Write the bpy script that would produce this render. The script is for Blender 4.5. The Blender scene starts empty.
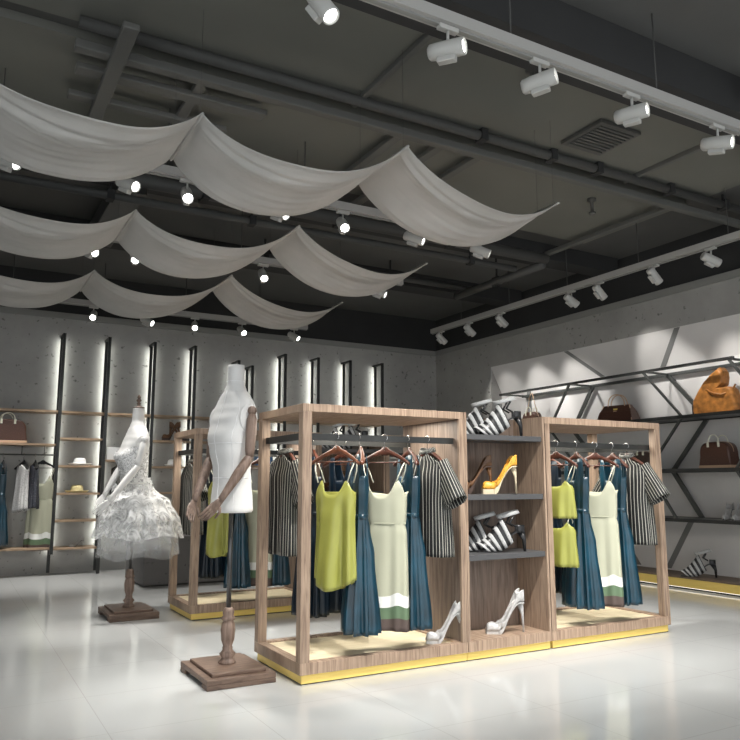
import bpy, math, random
from mathutils import Vector, Matrix
random.seed(7)
PI = math.pi
D = math.radians
sc = bpy.context.scene
COL = sc.collection

# ------------------------------------------------------------------ camera
cam = bpy.data.cameras.new('camera'); co = bpy.data.objects.new('camera', cam); COL.objects.link(co)
cam.sensor_width = 36; cam.sensor_fit = 'HORIZONTAL'; cam.lens = 36 * 738.96 / 740
co.location = (0, 0, 1.3)
co.rotation_euler = (PI / 2 + math.radians(8.7325), math.radians(0.06), -math.radians(29.451))
cam.clip_start = 0.05
sc.camera = co

# ------------------------------------------------------------------ world, exposure, large lights
w = bpy.data.worlds.new('world'); sc.world = w; w.use_nodes = True
w.node_tree.nodes['Background'].inputs[0].default_value = (0.93, 0.97, 1, 1)
w.node_tree.nodes['Background'].inputs[1].default_value = 1.35
vs = sc.view_settings
vs.view_transform = 'Standard'; vs.look = 'None'; vs.gamma = 1; vs.use_curve_mapping = False
vs.exposure = 0.4

SPOT_E = 100      # ceiling spots aimed into the shop, and the added fill lamps
WALL_E = 42       # spots aimed at the bag wall
FRAME_FILL_E = 15  # fill lamps added under the top boards of the garment frames
LED_E = 10        # strips behind the uprights

# ------------------------------------------------------------------ materials
def new_mat(name):
    m = bpy.data.materials.new(name); m.use_nodes = True
    nt = m.node_tree; b = nt.nodes['Principled BSDF']
    return m, nt, b
def mat(name, col, rough=0.6, metal=0.0, noise=0.0, scale=8, emit=None, bump=0.0, sheen=0.0, spec=None, alpha=None, trans=None):
    m, nt, b = new_mat(name)
    b.inputs['Base Color'].default_value = (*col, 1); b.inputs['Roughness'].default_value = rough
    b.inputs['Metallic'].default_value = metal
    if spec is not None: b.inputs['Specular IOR Level'].default_value = spec
    if sheen: b.inputs['Sheen Weight'].default_value = sheen
    if emit:
        b.inputs['Emission Color'].default_value = (*emit[0], 1); b.inputs['Emission Strength'].default_value = emit[1]
    if noise or bump:
        tc = nt.nodes.new('ShaderNodeTexCoord'); n = nt.nodes.new('ShaderNodeTexNoise')
        n.inputs['Scale'].default_value = scale; n.inputs['Detail'].default_value = 5
        nt.links.new(tc.outputs['Object'], n.inputs['Vector'])
    if noise:
        r = nt.nodes.new('ShaderNodeValToRGB')
        r.color_ramp.elements[0].position = .3; r.color_ramp.elements[1].position = .7
        r.color_ramp.elements[0].color = (*[max(0, c * (1 - noise)) for c in col], 1)
        r.color_ramp.elements[1].color = (*[min(1, c * (1 + noise)) for c in col], 1)
        nt.links.new(n.outputs['Fac'], r.inputs['Fac']); nt.links.new(r.outputs['Color'], b.inputs['Base Color'])
    if bump:
        bp = nt.nodes.new('ShaderNodeBump'); bp.inputs['Strength'].default_value = bump; bp.inputs['Distance'].default_value = .01
        nt.links.new(n.outputs['Fac'], bp.inputs['Height']); nt.links.new(bp.outputs['Normal'], b.inputs['Normal'])
    if alpha is not None: b.inputs['Alpha'].default_value = alpha
    return m
def ramp(nt, elems, interp='LINEAR'):
    r = nt.nodes.new('ShaderNodeValToRGB'); cr = r.color_ramp; cr.interpolation = interp
    cr.elements[0].position = elems[0][0]; cr.elements[0].color = (*elems[0][1], 1)
    cr.elements[1].position = elems[1][0]; cr.elements[1].color = (*elems[1][1], 1)
    for p, c in elems[2:]:
        e = cr.elements.new(p); e.color = (*c, 1)
    return r
def wood(name, dark, light, stretch=(18, 18, 1.5), rough=.5):
    m, nt, b = new_mat(name)
    tc = nt.nodes.new('ShaderNodeTexCoord'); mp = nt.nodes.new('ShaderNodeMapping')
    mp.inputs['Scale'].default_value = stretch
    n = nt.nodes.new('ShaderNodeTexNoise'); n.inputs['Scale'].default_value = 3.2; n.inputs['Detail'].default_value = 8; n.inputs['Distortion'].default_value = .6
    nt.links.new(tc.outputs['Object'], mp.inputs[0]); nt.links.new(mp.outputs[0], n.inputs['Vector'])
    mid = tuple((a + c) / 2 for a, c in zip(dark, light))
    r = ramp(nt, [(.32, dark), (.68, light), (.48, mid)])
    nt.links.new(n.outputs['Fac'], r.inputs['Fac']); nt.links.new(r.outputs['Color'], b.inputs['Base Color'])
    b.inputs['Roughness'].default_value = rough
    bp = nt.nodes.new('ShaderNodeBump'); bp.inputs['Strength'].default_value = .15; bp.inputs['Distance'].default_value = .004
    nt.links.new(n.outputs['Fac'], bp.inputs['Height']); nt.links.new(bp.outputs['Normal'], b.inputs['Normal'])
    return m
def stripes(name, ca, cb, freq, duty=.5, axis=0, slant=0.0, rough=.7, wob=0.0):
    m, nt, b = new_mat(name)
    uv = nt.nodes.new('ShaderNodeUVMap'); uv.uv_map = 'UVMap'
    sp = nt.nodes.new('ShaderNodeSeparateXYZ'); nt.links.new(uv.outputs[0], sp.inputs[0])
    a = nt.nodes.new('ShaderNodeMath'); a.operation = 'MULTIPLY_ADD'
    nt.links.new(sp.outputs[1 - axis], a.inputs[0]); a.inputs[1].default_value = slant; nt.links.new(sp.outputs[axis], a.inputs[2])
    src = a.outputs[0]
    if wob:
        n = nt.nodes.new('ShaderNodeTexNoise'); n.inputs['Scale'].default_value = 30
        nt.links.new(uv.outputs[0], n.inputs['Vector'])
        aw = nt.nodes.new('ShaderNodeMath'); aw.operation = 'MULTIPLY_ADD'; aw.inputs[1].default_value = wob
        nt.links.new(n.outputs['Fac'], aw.inputs[0]); nt.links.new(src, aw.inputs[2]); src = aw.outputs[0]
    f = nt.nodes.new('ShaderNodeMath'); f.operation = 'MULTIPLY'; f.inputs[1].default_value = freq; nt.links.new(src, f.inputs[0])
    g = nt.nodes.new('ShaderNodeMath'); g.operation = 'FRACT'; nt.links.new(f.outputs[0], g.inputs[0])
    r = ramp(nt, [(0, ca), (duty, cb)], 'CONSTANT')
    nt.links.new(g.outputs[0], r.inputs['Fac']); nt.links.new(r.outputs['Color'], b.inputs['Base Color'])
    b.inputs['Roughness'].default_value = rough
    return m
def concrete(name, col, amp=.16, pits=True):
    m, nt, b = new_mat(name)
    tc = nt.nodes.new('ShaderNodeTexCoord')
    n = nt.nodes.new('ShaderNodeTexNoise'); n.inputs['Scale'].default_value = 1.1; n.inputs['Detail'].default_value = 8; n.inputs['Roughness'].default_value = .65
    nt.links.new(tc.outputs['Object'], n.inputs['Vector'])
    r = ramp(nt, [(.3, tuple(c * (1 - amp) for c in col)), (.7, tuple(c * (1 + amp) for c in col))])
    nt.links.new(n.outputs['Fac'], r.inputs['Fac'])
    out = r.outputs['Color']
    if pits:
        v = nt.nodes.new('ShaderNodeTexNoise'); v.inputs['Scale'].default_value = 14; v.inputs['Detail'].default_value = 2
        nt.links.new(tc.outputs['Object'], v.inputs['Vector'])
        r2 = ramp(nt, [(.26, (.45, .45, .45)), (.34, (1, 1, 1))])
        nt.links.new(v.outputs['Fac'], r2.inputs['Fac'])
        mx = nt.nodes.new('ShaderNodeMix'); mx.data_type = 'RGBA'; mx.blend_type = 'MULTIPLY'; mx.inputs['Factor'].default_value = 1
        nt.links.new(out, mx.inputs[6]); nt.links.new(r2.outputs['Color'], mx.inputs[7]); out = mx.outputs[2]
    nt.links.new(out, b.inputs['Base Color']); b.inputs['Roughness'].default_value = .75
    return m
def floor_mat():
    m, nt, b = new_mat('polished_marble_tile')
    tc = nt.nodes.new('ShaderNodeTexCoord')
    sp = nt.nodes.new('ShaderNodeSeparateXYZ'); nt.links.new(tc.outputs['Object'], sp.inputs[0])
    def joint(o, off, wd):
        a = nt.nodes.new('ShaderNodeMath'); a.operation = 'ADD'; a.inputs[1].default_value = off; nt.links.new(sp.outputs[o], a.inputs[0])
        d = nt.nodes.new('ShaderNodeMath'); d.operation = 'DIVIDE'; d.inputs[1].default_value = .775; nt.links.new(a.outputs[0], d.inputs[0])
        f = nt.nodes.new('ShaderNodeMath'); f.operation = 'FRACT'; nt.links.new(d.outputs[0], f.inputs[0])
        c = nt.nodes.new('ShaderNodeMath'); c.operation = 'LESS_THAN'; c.inputs[1].default_value = wd; nt.links.new(f.outputs[0], c.inputs[0])
        return c
    j1 = joint(0, 20 * .775 - .83, .006); j2 = joint(1, 20 * .775 - .4, .006)
    jm = nt.nodes.new('ShaderNodeMath'); jm.operation = 'MAXIMUM'; nt.links.new(j1.outputs[0], jm.inputs[0]); nt.links.new(j2.outputs[0], jm.inputs[1])
    n = nt.nodes.new('ShaderNodeTexNoise'); n.inputs['Scale'].default_value = 1.3; n.inputs['Detail'].default_value = 7; n.inputs['Distortion'].default_value = 1.4
    nt.links.new(tc.outputs['Object'], n.inputs['Vector'])
    r = ramp(nt, [(.0, (.54, .55, .545)), (1, (.54, .55, .545)), (.49, (.54, .55, .545)), (.5, (.55, .55, .54)), (.51, (.54, .55, .545))])
    nt.links.new(n.outputs['Fac'], r.inputs['Fac'])
    mx = nt.nodes.new('ShaderNodeMix'); mx.data_type = 'RGBA'; nt.links.new(jm.outputs[0], mx.inputs['Factor'])
    nt.links.new(r.outputs['Color'], mx.inputs[6]); mx.inputs[7].default_value = (.43, .43, .42, 1)
    nt.links.new(mx.outputs[2], b.inputs['Base Color'])
    b.inputs['Roughness'].default_value = .12; b.inputs['Specular IOR Level'].default_value = .55
    return m
def bands(name, elems, rough=.75):
    m, nt, b = new_mat(name)
    uv = nt.nodes.new('ShaderNodeUVMap'); uv.uv_map = 'UVMap'
    sp = nt.nodes.new('ShaderNodeSeparateXYZ'); nt.links.new(uv.outputs[0], sp.inputs[0])
    r = ramp(nt, elems, 'CONSTANT'); nt.links.new(sp.outputs[1], r.inputs['Fac'])
    nt.links.new(r.outputs['Color'], b.inputs['Base Color']); b.inputs['Roughness'].default_value = rough
    return m
def lace(name, col, lo, hi, scale, amin, amax):
    m, nt, b = new_mat(name)
    b.inputs['Base Color'].default_value = (*col, 1); b.inputs['Roughness'].default_value = .8
    tc = nt.nodes.new('ShaderNodeTexCoord'); n = nt.nodes.new('ShaderNodeTexNoise')
    n.inputs['Scale'].default_value = scale; n.inputs['Detail'].default_value = 4; n.inputs['Distortion'].default_value = 2.5
    nt.links.new(tc.outputs['Object'], n.inputs['Vector'])
    r = ramp(nt, [(lo, (amin,) * 3), (hi, (amax,) * 3)]); nt.links.new(n.outputs['Fac'], r.inputs['Fac'])
    nt.links.new(r.outputs['Color'], b.inputs['Alpha'])
    return m
def speckle(name, ca, cb, scale, rough=.4, edge=.5):
    m, nt, b = new_mat(name)
    tc = nt.nodes.new('ShaderNodeTexCoord'); v = nt.nodes.new('ShaderNodeTexVoronoi'); v.inputs['Scale'].default_value = scale
    nt.links.new(tc.outputs['Object'], v.inputs['Vector'])
    r = ramp(nt, [(edge * .6, cb), (edge, ca)]); nt.links.new(v.outputs['Distance'], r.inputs['Fac'])
    nt.links.new(r.outputs['Color'], b.inputs['Base Color']); b.inputs['Roughness'].default_value = rough
    return m

M = dict(
    floor=floor_mat(),
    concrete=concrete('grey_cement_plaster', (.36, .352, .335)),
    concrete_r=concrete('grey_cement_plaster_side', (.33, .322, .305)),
    trim=mat('cove_trim_paint', (.26, .26, .245), .6),
    ceiling=mat('dark_ceiling_paint', (.105, .105, .10), .85, noise=.08, scale=1.5),
    ceiling_green=mat('olive_grey_slab_paint', (.18, .18, .158), .85, noise=.06, scale=1.2),
    ceiling_black=mat('blackened_upper_wall', (.03, .03, .03), .85, noise=.1, scale=2),
    pipe=mat('dark_painted_duct', (.075, .075, .071), .6),
    pipe_l=mat('grey_painted_duct', (.13, .13, .12), .6),
    white_panel=mat('white_wall_panel', (.68, .66, .645), .7, noise=.03, scale=3),
    grey_band=mat('grey_panel_band', (.2, .2, .195), .7),
    track=mat('grey_white_track_metal', (.42, .41, .39), .45),
    spot=mat('grey_white_spot_metal', (.48, .475, .45), .4),
    lens=mat('lamp_lens', (1, 1, 1), .3, emit=((1, .99, .95), 14)),
    led=mat('led_strip', (1, 1, 1), .3, emit=((.97, 1, .93), LED_E)),
    led_low=mat('plinth_led_strip', (1, 1, 1), .3, emit=((1, .97, .88), 1.3)),
    cloth=mat('sheer_grey_voile', (.44, .43, .41), .85, noise=.07, scale=3, bump=.2),
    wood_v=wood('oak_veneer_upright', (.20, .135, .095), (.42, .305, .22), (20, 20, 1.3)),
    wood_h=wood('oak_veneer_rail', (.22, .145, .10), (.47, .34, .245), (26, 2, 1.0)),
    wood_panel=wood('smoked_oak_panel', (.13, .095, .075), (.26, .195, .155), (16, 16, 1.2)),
    wood_floor=wood('pale_birch_board', (.72, .60, .40), (.86, .76, .54), (1.2, 14, 10)),
    brass=mat('brushed_brass', (.95, .70, .20), .4, .25, noise=.06, scale=2),
    blackmetal=mat('black_steel', (.035, .036, .035), .4, .3, noise=.3, scale=6),
    greymetal=mat('dark_grey_steel', (.10, .105, .10), .38, .5, noise=.25, scale=3),
    charcoal=mat('charcoal_shelf_board', (.075, .075, .078), .45),
    shelfwood=wood('light_walnut_shelf', (.28, .19, .12), (.46, .33, .22), (2, 20, 20)),
    plinthwood=wood('walnut_plinth_top', (.12, .085, .06), (.22, .155, .11), (14, 2, 10)),
    hanger=mat('dark_cherry_wood', (.085, .028, .017), .35, noise=.4, scale=25),
    hanger_l=mat('reddish_brown_wood', (.15, .05, .024), .35, noise=.3, scale=25),
    chrome=mat('polished_steel', (.6, .6, .6), .2, 1.0),
    blue=mat('teal_blue_satin', (.003, .036, .060), .3, noise=.5, scale=5, spec=.7),
    navy=mat('dark_navy_satin', (.004, .012, .024), .36, noise=.35, scale=6),
    yellow=mat('lime_yellow_satin', (.34, .345, .075), .33, noise=.06, scale=4),
    beige_plain=mat('sage_beige_crepe', (.50, .50, .375), .8),
    beige=bands('sage_dress_with_hem_bands', [(0, (.105, .075, .065)), (.085, (.13, .20, .115)), (.165, (.88, .88, .84)), (.25, (.50, .50, .375))]),
    strap=mat('cream_strap', (.78, .76, .62), .6),
    shirt=stripes('black_shirt_cream_pinstripe', (.45, .44, .39), (.008, .009, .009), 38, .2),
    sleeve=stripes('black_sleeve_cream_pinstripe', (.45, .44, .39), (.008, .009, .009), 22, .2),
    torso=mat('white_linen_torso', (.80, .79, .77), .7, bump=.08, scale=60),
    seam=mat('pale_seam_thread', (.88, .88, .88), .6),
    armwood=wood('greyed_walnut_arm', (.12, .078, .06), (.27, .19, .148), (14, 14, 1.4)),
    basewood=wood('dark_walnut_base', (.085, .052, .038), (.19, .125, .09), (3, 18, 10)),
    armwhite=mat('white_painted_arm', (.80, .79, .77), .5),
    pole=mat('gunmetal_pole', (.09, .09, .09), .35, .7),
    lace=lace('white_floral_lace', (.9, .9, .9), .40, .62, 7, .22, .85),
    bodice=lace('white_bodice_lace', (.9, .9, .9), .4, .6, 22, .35, 1),
    tulle=lace('white_tulle', (.85, .86, .86), .3, .7, 3, .16, .34),
    zebra=speckle('mottled_silver_satin', (.42, .42, .415), (.12, .12, .125), 70, edge=.2),
    black=mat('black_leather', (.015, .015, .016), .3),
    leopard=speckle('gold_leopard_print', (.85, .42, .05), (.10, .035, .01), 90, edge=.28),
    brownleo=speckle('brown_leopard_print', (.16, .075, .03), (.05, .02, .01), 90, edge=.3),
    cream=mat('cream_leather_sole', (.70, .60, .42), .45),
    silver=mat('pearl_silver_satin', (.50, .49, .48), .3, .15, noise=.12, scale=60),
    shoe_in=mat('dark_grey_lining', (.09, .09, .09), .6),
    bagbrown=speckle('brown_monogram_canvas', (.085, .035, .022), (.17, .09, .05), 70, edge=.22),
    bagtan=mat('tan_leather_trim', (.62, .42, .28), .5),
    bagorange=mat('orange_tan_leather', (.38, .15, .03), .5, noise=.45, scale=14, bump=.4),
    bagdark=mat('dark_brown_leather', (.06, .035, .025), .5, noise=.3, scale=14),
    white=mat('white_felt', (.85, .85, .84), .7), straw=mat('pale_straw', (.66, .57, .30), .8, noise=.15, scale=60),
    ribbon=mat('brown_ribbon', (.35, .22, .12), .6),
    bluebag=mat('bright_blue_leather', (.04, .17, .42), .4),
    plinthgrey=concrete('dark_grey_cement_block', (.115, .11, .108), .12),
    grey_garm=speckle('grey_sequin_knit', (.62, .61, .60), (.3, .29, .28), 60, edge=.35),
    dark_floral=speckle('dark_floral_chiffon', (.035, .037, .05), (.16, .16, .17), 50, edge=.3),
    vent=mat('vent_paint', (.10, .10, .092), .6),
)

# ------------------------------------------------------------------ mesh builder
class MB:
    def __init__(s): s.v = []; s.f = []; s.uv = []; s.sm = []
    def add(s, vs, fs, uvs=None, smooth=False, X=None):
        o = len(s.v)
        s.v += [tuple((X @ Vector(p)) if X else p) for p in vs]
        for i, f in enumerate(fs):
            s.f.append([o + k for k in f]); s.sm.append(smooth)
            s.uv.append(uvs[i] if uvs else [(0, 0)] * len(f))
        return s
    def box(s, x0, x1, y0, y1, z0, z1, X=None):
        vs = [(x, y, z) for z in (z0, z1) for y in (y0, y1) for x in (x0, x1)]
        return s.add(vs, [(0, 2, 3, 1), (4, 5, 7, 6), (0, 1, 5, 4), (2, 6, 7, 3), (0, 4, 6, 2), (1, 3, 7, 5)], X=X)
    def bar(s, a, b, w, h, up=(0, 0, 1)):
        a = Vector(a); b = Vector(b); d = (b - a); L = d.length; d.normalize()
        up = Vector(up)
        if abs(d.dot(up)) > .98: up = Vector((1, 0, 0))
        x = d.cross(up).normalized(); u = x.cross(d).normalized()
        X = Matrix((x, d, u)).transposed().to_4x4(); X.translation = a
        return s.box(-w / 2, w / 2, 0, L, -h / 2, h / 2, X)
    def grid(s, G, closed=False, capped=False, smooth=True, X=None, flip=False):
        """G[i][j] points; closed wraps j; uv = (j, i)"""
        n = len(G); m = len(G[0]); vs = [p for r in G for p in r]; fs = []; uv = []
        mm = m if closed else m - 1
        for i in range(n - 1):
            for j in range(mm):
                k = (j + 1) % m
                q = (i * m + j, i * m + k, (i + 1) * m + k, (i + 1) * m + j)
                u = [(j / mm, 1 - i / (n - 1)), ((j + 1) / mm, 1 - i / (n - 1)), ((j + 1) / mm, 1 - (i + 1) / (n - 1)), (j / mm, 1 - (i + 1) / (n - 1))]
                if flip: q = q[::-1]; u = u[::-1]
                fs.append(q); uv.append(u)
        if capped:
            a = list(range(m)); b = [(n - 1) * m + j for j in range(m)]
            fs.append(a[::-1] if not flip else a); uv.append([(0, 1)] * m)
            fs.append(b if not flip else b[::-1]); uv.append([(0, 0)] * m)
        return s.add(vs, fs, uv, smooth, X)
    def tube(s, P, r, n=8, ry=None, X=None, cap=True):
        P = [Vector(p) for p in P]; R = r if isinstance(r, (list, tuple)) else [r] * len(P)
        G = []; prev = None
        for i, p in enumerate(P):
            t = (P[min(i + 1, len(P) - 1)] - P[max(i - 1, 0)]).normalized()
            if prev is None:
                up = Vector((0, 0, 1)) if abs(t.z) < .9 else Vector((1, 0, 0))
                x = t.cross(up).normalized()
            else:
                x = (prev - t * prev.dot(t)).normalized()
            prev = x; y = t.cross(x)
            G.append([tuple(p + x * (R[i] * math.cos(2 * PI * k / n)) + y * (R[i] * (ry or 1) * math.sin(2 * PI * k / n))) for k in range(n)])
        return s.grid(G, closed=True, capped=cap, X=X)
    def lathe(s, prof, n=20, X=None, ex=1.0, ey=1.0, cap=True):
        G = [[(r * ex * math.cos(2 * PI * k / n), r * ey * math.sin(2 * PI * k / n), z) for k in range(n)] for r, z in prof]
        return s.grid(G, closed=True, capped=cap, X=X, flip=prof[-1][1] > prof[0][1])
    def prism(s, pts, y0, y1, X=None):
        n = len(pts); vs = [(x, y0, z) for x, z in pts] + [(x, y1, z) for x, z in pts]
        fs = [list(range(n)), list(range(2 * n - 1, n - 1, -1))] + [(i, i + n, (i + 1) % n + n, (i + 1) % n) for i in range(n)]
        return s.add(vs, fs, X=X)
    def build(s, name, m, parent=None, bevel=0, solid=0, sub=0, loc=None, rotz=0):
        me = bpy.data.meshes.new(name); me.from_pydata(s.v, [], s.f)
        ul = me.uv_layers.new(name='UVMap'); k = 0
        for uv in s.uv:
            for c in uv: ul.data[k].uv = c; k += 1
        for p, f in zip(me.polygons, s.sm): p.use_smooth = f
        me.materials.append(m if not isinstance(m, str) else M[m]); me.validate(); me.update()
        o = bpy.data.objects.new(name, me); COL.objects.link(o)
        if parent: o.parent = parent
        if loc: o.location = loc
        o.rotation_euler.z = rotz
        if solid:
            md = o.modifiers.new('solid', 'SOLIDIFY'); md.thickness = solid; md.offset = 0
        if sub:
            md = o.modifiers.new('sub', 'SUBSURF'); md.levels = sub; md.render_levels = sub
        if bevel:
            md = o.modifiers.new('bevel', 'BEVEL'); md.width = bevel; md.segments = 2; md.limit_method = 'ANGLE'
        return o
def tag(o, label, cat, group=None):
    o['label'] = label; o['category'] = cat
    if group: o['group'] = group
    return o
def thing(name, label, cat, loc=(0, 0, 0), rotz=0, group=None):
    o = bpy.data.objects.new(name, None); COL.objects.link(o); o.location = loc; o.rotation_euler.z = rotz
    o.empty_display_size = .1
    return tag(o, label, cat, group)
def struct(o): o['kind'] = 'structure'; return o
def dup(root, loc=None, label=None, group=None, rot=None, parent=None):
    r = root.copy(); COL.objects.link(r)
    if parent: r.parent = parent
    if loc is not None: r.location = loc
    if rot is not None: r.rotation_euler = rot
    if label: r['label'] = label
    if group: r['group'] = group
    for ch in list(root.children): dup(ch, parent=r)
    return r
def T(x=0, y=0, z=0, rz=0, rx=0, ry=0, s=1):
    return Matrix.Translation((x, y, z)) @ Matrix.Rotation(rz, 4, 'Z') @ Matrix.Rotation(ry, 4, 'Y') @ Matrix.Rotation(rx, 4, 'X') @ Matrix.Scale(s, 4)
def smooth01(t): t = max(0, min(1, t)); return t * t * (3 - 2 * t)
def lerp_prof(prof, z):
    """prof: list of (z, a, b, ...) by falling z"""
    if z >= prof[0][0]: return prof[0][1:]
    for p, q in zip(prof, prof[1:]):
        if z >= q[0]:
            t = smooth01((p[0] - z) / (p[0] - q[0]))
            return tuple(a + (b - a) * t for a, b in zip(p[1:], q[1:]))
    return prof[-1][1:]

# ------------------------------------------------------------------ shell
YB, XR, ZC, ZT = 12.05, 8.32, 4.55, 3.86
X0, Y0 = -5.0, -3.0
struct(MB().box(X0, 9.0, Y0, YB + .3, -.1, 0).build('floor', 'floor'))
struct(MB().box(X0, 9.0, Y0, YB + .3, ZC, ZC + .15).build('ceiling', 'ceiling'))
struct(MB().box(X0, 9.0, YB, YB + .2, 0, ZT).build('wall_back', 'concrete'))
struct(MB().box(X0, 9.0, YB + .02, YB + .2, ZT, ZC).build('wall_back_upper', 'ceiling_black'))
YN = 10.33
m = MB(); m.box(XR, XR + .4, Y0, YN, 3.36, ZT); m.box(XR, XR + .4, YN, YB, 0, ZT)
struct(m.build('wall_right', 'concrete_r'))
struct(MB().box(XR + .02, XR + .4, Y0, YB, ZT, ZC).build('wall_right_upper', 'ceiling_black'))
m = MB()
m.prism([(XR + .002, 3.36), (XR + .4, 3.36), (XR + .4, 0), (8.55, 0), (8.55, 2.9)], Y0, YN)
struct(m.build('wall_right_niche', 'white_panel'))
struct(MB().box(X0, XR, YB - .035, YB - .001, ZT - .045, ZT + .05).build('trim_1', 'trim'))
struct(MB().box(XR - .035, XR - .001, Y0, YB - .036, ZT - .045, ZT + .05).build('trim_2', 'trim'))
# far left and near bounds of the shop, outside the picture
struct(MB().box(X0 - .2, X0, 3.0, YB + .3, 0, ZC).build('wall_left', 'concrete'))
# ceiling slabs and downstand beams
m = MB(); m.box(-3, 7.2, 3.75, 5.1, ZC - .07, ZC - .001); m.box(-3, 7.2, 5.3, 6.9, ZC - .07, ZC - .001)
struct(m.build('ceiling_slab', 'ceiling_green'))
struct(MB().box(X0, XR - .04, 3.36, 3.72, ZC - .32, ZC - .002).build('trim_3', 'ceiling_black'))
for i, (a, b) in enumerate(((7.3, 7.62), (9.4, 9.75), (1.2, 1.5))):
    struct(MB().box(X0, XR - .04, a, b, ZC - .22, ZC - .002).build('trim_%d' % (4 + i), 'ceiling_black'))
for i, xb in enumerate((5.35,)):
    struct(MB().box(xb, xb + .28, 1.5, 3.42, ZC - .25, ZC - .002).build('trim_%d' % (7 + i), 'ceiling_black'))

# ceiling services
def duct(name, a, b, w, h, label, cat, m='pipe', group=None):
    return tag(MB().bar(a, b, w, h).build(name, m, bevel=.01), label, cat, group)
def pipe(a, b, r, label, m='pipe', name='ceiling_pipe', group=None, hang=()):
    t = thing(name, label, 'pipe', a, group=group)
    L = Vector(b) - Vector(a)
    MB().tube([(0, 0, 0), L], r, 10).build('pipe_run', m, t)
    for f in hang:
        p = L * f
        q = MB(); q.box(p.x - .035, p.x + .035, p.y - r * 1.25, p.y + r * 1.25, -r * 1.2, r * 1.2); q.box(p.x - .01, p.x + .01, p.y - .01, p.y + .01, r, ZC - a[2] - .003)
        q.build('pipe_hanger', 'ceiling_black', t)
    return t
duct('cable_tray', (.55, 5.2, 4.36), (8.2, 5.2, 4.36), .09, .07, 'long grey cable tray crossing the ceiling above the front draped cloth', 'cable tray', 'pipe_l')
pipe((.55, 5.0, 4.42), (8.2, 5.0, 4.42), .045, 'thin dark pipe running beside the long cable tray', hang=(.45, .56, .64, .78, .9))
pipe((-1.0, 7.0, 4.2), (6.6, 7.0, 4.2), .07, 'thick dark pipe above the second draped cloth ending in a riser', hang=(.2, .4, .6, .8))
pipe((-1.0, 7.15, 4.05), (6.2, 7.15, 4.05), .04, 'thin dark pipe hung just under the thick pipe', hang=(.3, .5, .9))
pipe((2.0, 9.0, 4.3), (6.9, 9.0, 4.3), .045, 'far dark pipe under the ceiling near the back wall', hang=(.3, .7))
pipe((6.55, 7.0, 4.12), (6.55, 8.9, 4.12), .055, 'short dark cross pipe joining the far pipes at right', hang=(.5,))
crossg = 'grey cross battens between the ceiling slabs'
for x, wh in ((3.3, 'second from the left behind the cable tray'), (3.75, 'in the middle of the five behind the cable tray'), (4.2, 'second from the right behind the cable tray'), (1.5, 'leftmost behind the cable tray, over the cloth peak'), (6.9, 'rightmost, near the light track of the bag wall')):
    duct('ceiling_batten', (x, 5.25, 4.40), (x, 7.3, 4.40), .09, .05, 'grey ceiling batten ' + wh, 'batten', 'pipe_l', crossg)
for x, wh in ((2.75, 'above the front cloth'), (6.0, 'right of the square air diffuser')):
    duct('ceiling_batten', (x, 3.7, 4.46), (x, 5.15, 4.46), .05, .05, 'short thin grey batten ' + wh, 'batten', 'pipe_l', 'short battens beside the black beam')
duct('air_duct', (.6, 5.52, 4.37), (2.1, 5.52, 4.37), .12, .05, 'flat grey air duct over the front cloth, nearest the tray', 'duct', 'pipe_l')
duct('air_duct', (.6, 5.95, 4.37), (1.9, 5.95, 4.37), .10, .05, 'shorter flat grey air duct just above the left cloth peak', 'duct', 'pipe_l')
duct('air_duct', (.84, 4.7, 4.31), (.84, 6.5, 4.31), .11, .05, 'grey duct crossing the flat ducts at upper left', 'duct', 'pipe_l')
duct('air_duct', (1.4, 7.35, 4.3), (1.4, 9.3, 4.3), .3, .2, 'wide dark duct above the two rear draped cloths', 'duct', 'pipe')
# slotted return vents
t = thing('ceiling_vent', 'square slatted air diffuser in the ceiling at upper right', 'vent', (5.02, 4.55, ZC - .08))
MB().box(-.25, .25, -.25, .25, -.03, 0).build('vent_frame', 'vent', t)
q = MB()
for i in range(9): q.box(-.21, .21, -.2 + i * .047, -.175 + i * .047, -.045, -.03)
q.build('vent_slats', 'vent', t)
for i, (x, y, lb) in enumerate(((3.7, 4.0, 'ceiling sprinkler head below the black beam left of the lamp'), (.25, 3.95, 'ceiling sprinkler head at the upper left corner'), (6.1, 5.7, 'ceiling sprinkler head beside the long pipe at right'))):
    q = MB(); q.lathe([(.05, 0), (.05, -.03), (.018, -.04), (.018, -.16), (.04, -.165), (.03, -.19)], 12)
    tag(q.build('sprinkler_head', 'vent', loc=(x, y, ZC - .07)), lb, 'sprinkler')

# ------------------------------------------------------------------ light tracks and spots
def track(a, b, label):
    t = thing('light_track', label, 'light track', a)
    L = Vector(b) - Vector(a); n = L.normalized()
    MB().bar((0, 0, .012), L + Vector((0, 0, .012)), .085, .072).build('track_rail', 'track', t)
    MB().bar(Vector((0, 0, -.031)), L + Vector((0, 0, -.031)), .03, .012).build('track_channel', 'trim', t)
    k = int(L.length / 1.4)
    for i in range(k + 1):
        p = L * ((i + .3) / (k + 1)); q = MB(); q.tube([(p.x, p.y, .02), (p.x, p.y, ZC - a[2] - .003)], .005, 6); q.build('suspension_wire', 'pipe', t)
    return t
track((-1.5, 3.15, 3.9), (4.95, 3.15, 3.9), 'white light track crossing the top of the picture')
track((-1.5, 6.0, 3.9), (4.85, 6.0, 3.9), 'light track behind the front draped cloth')
track((-1.5, 8.0, 3.9), (5.0, 8.0, 3.9), 'light track behind the second draped cloth')
track((-1.0, 11.2, 3.9), (5.1, 11.2, 3.9), 'rearmost light track close to the back wall')
track((7.15, 2.0, 3.9), (7.15, 10.45, 3.9), 'light track running along the shoe and bag wall at right')
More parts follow.
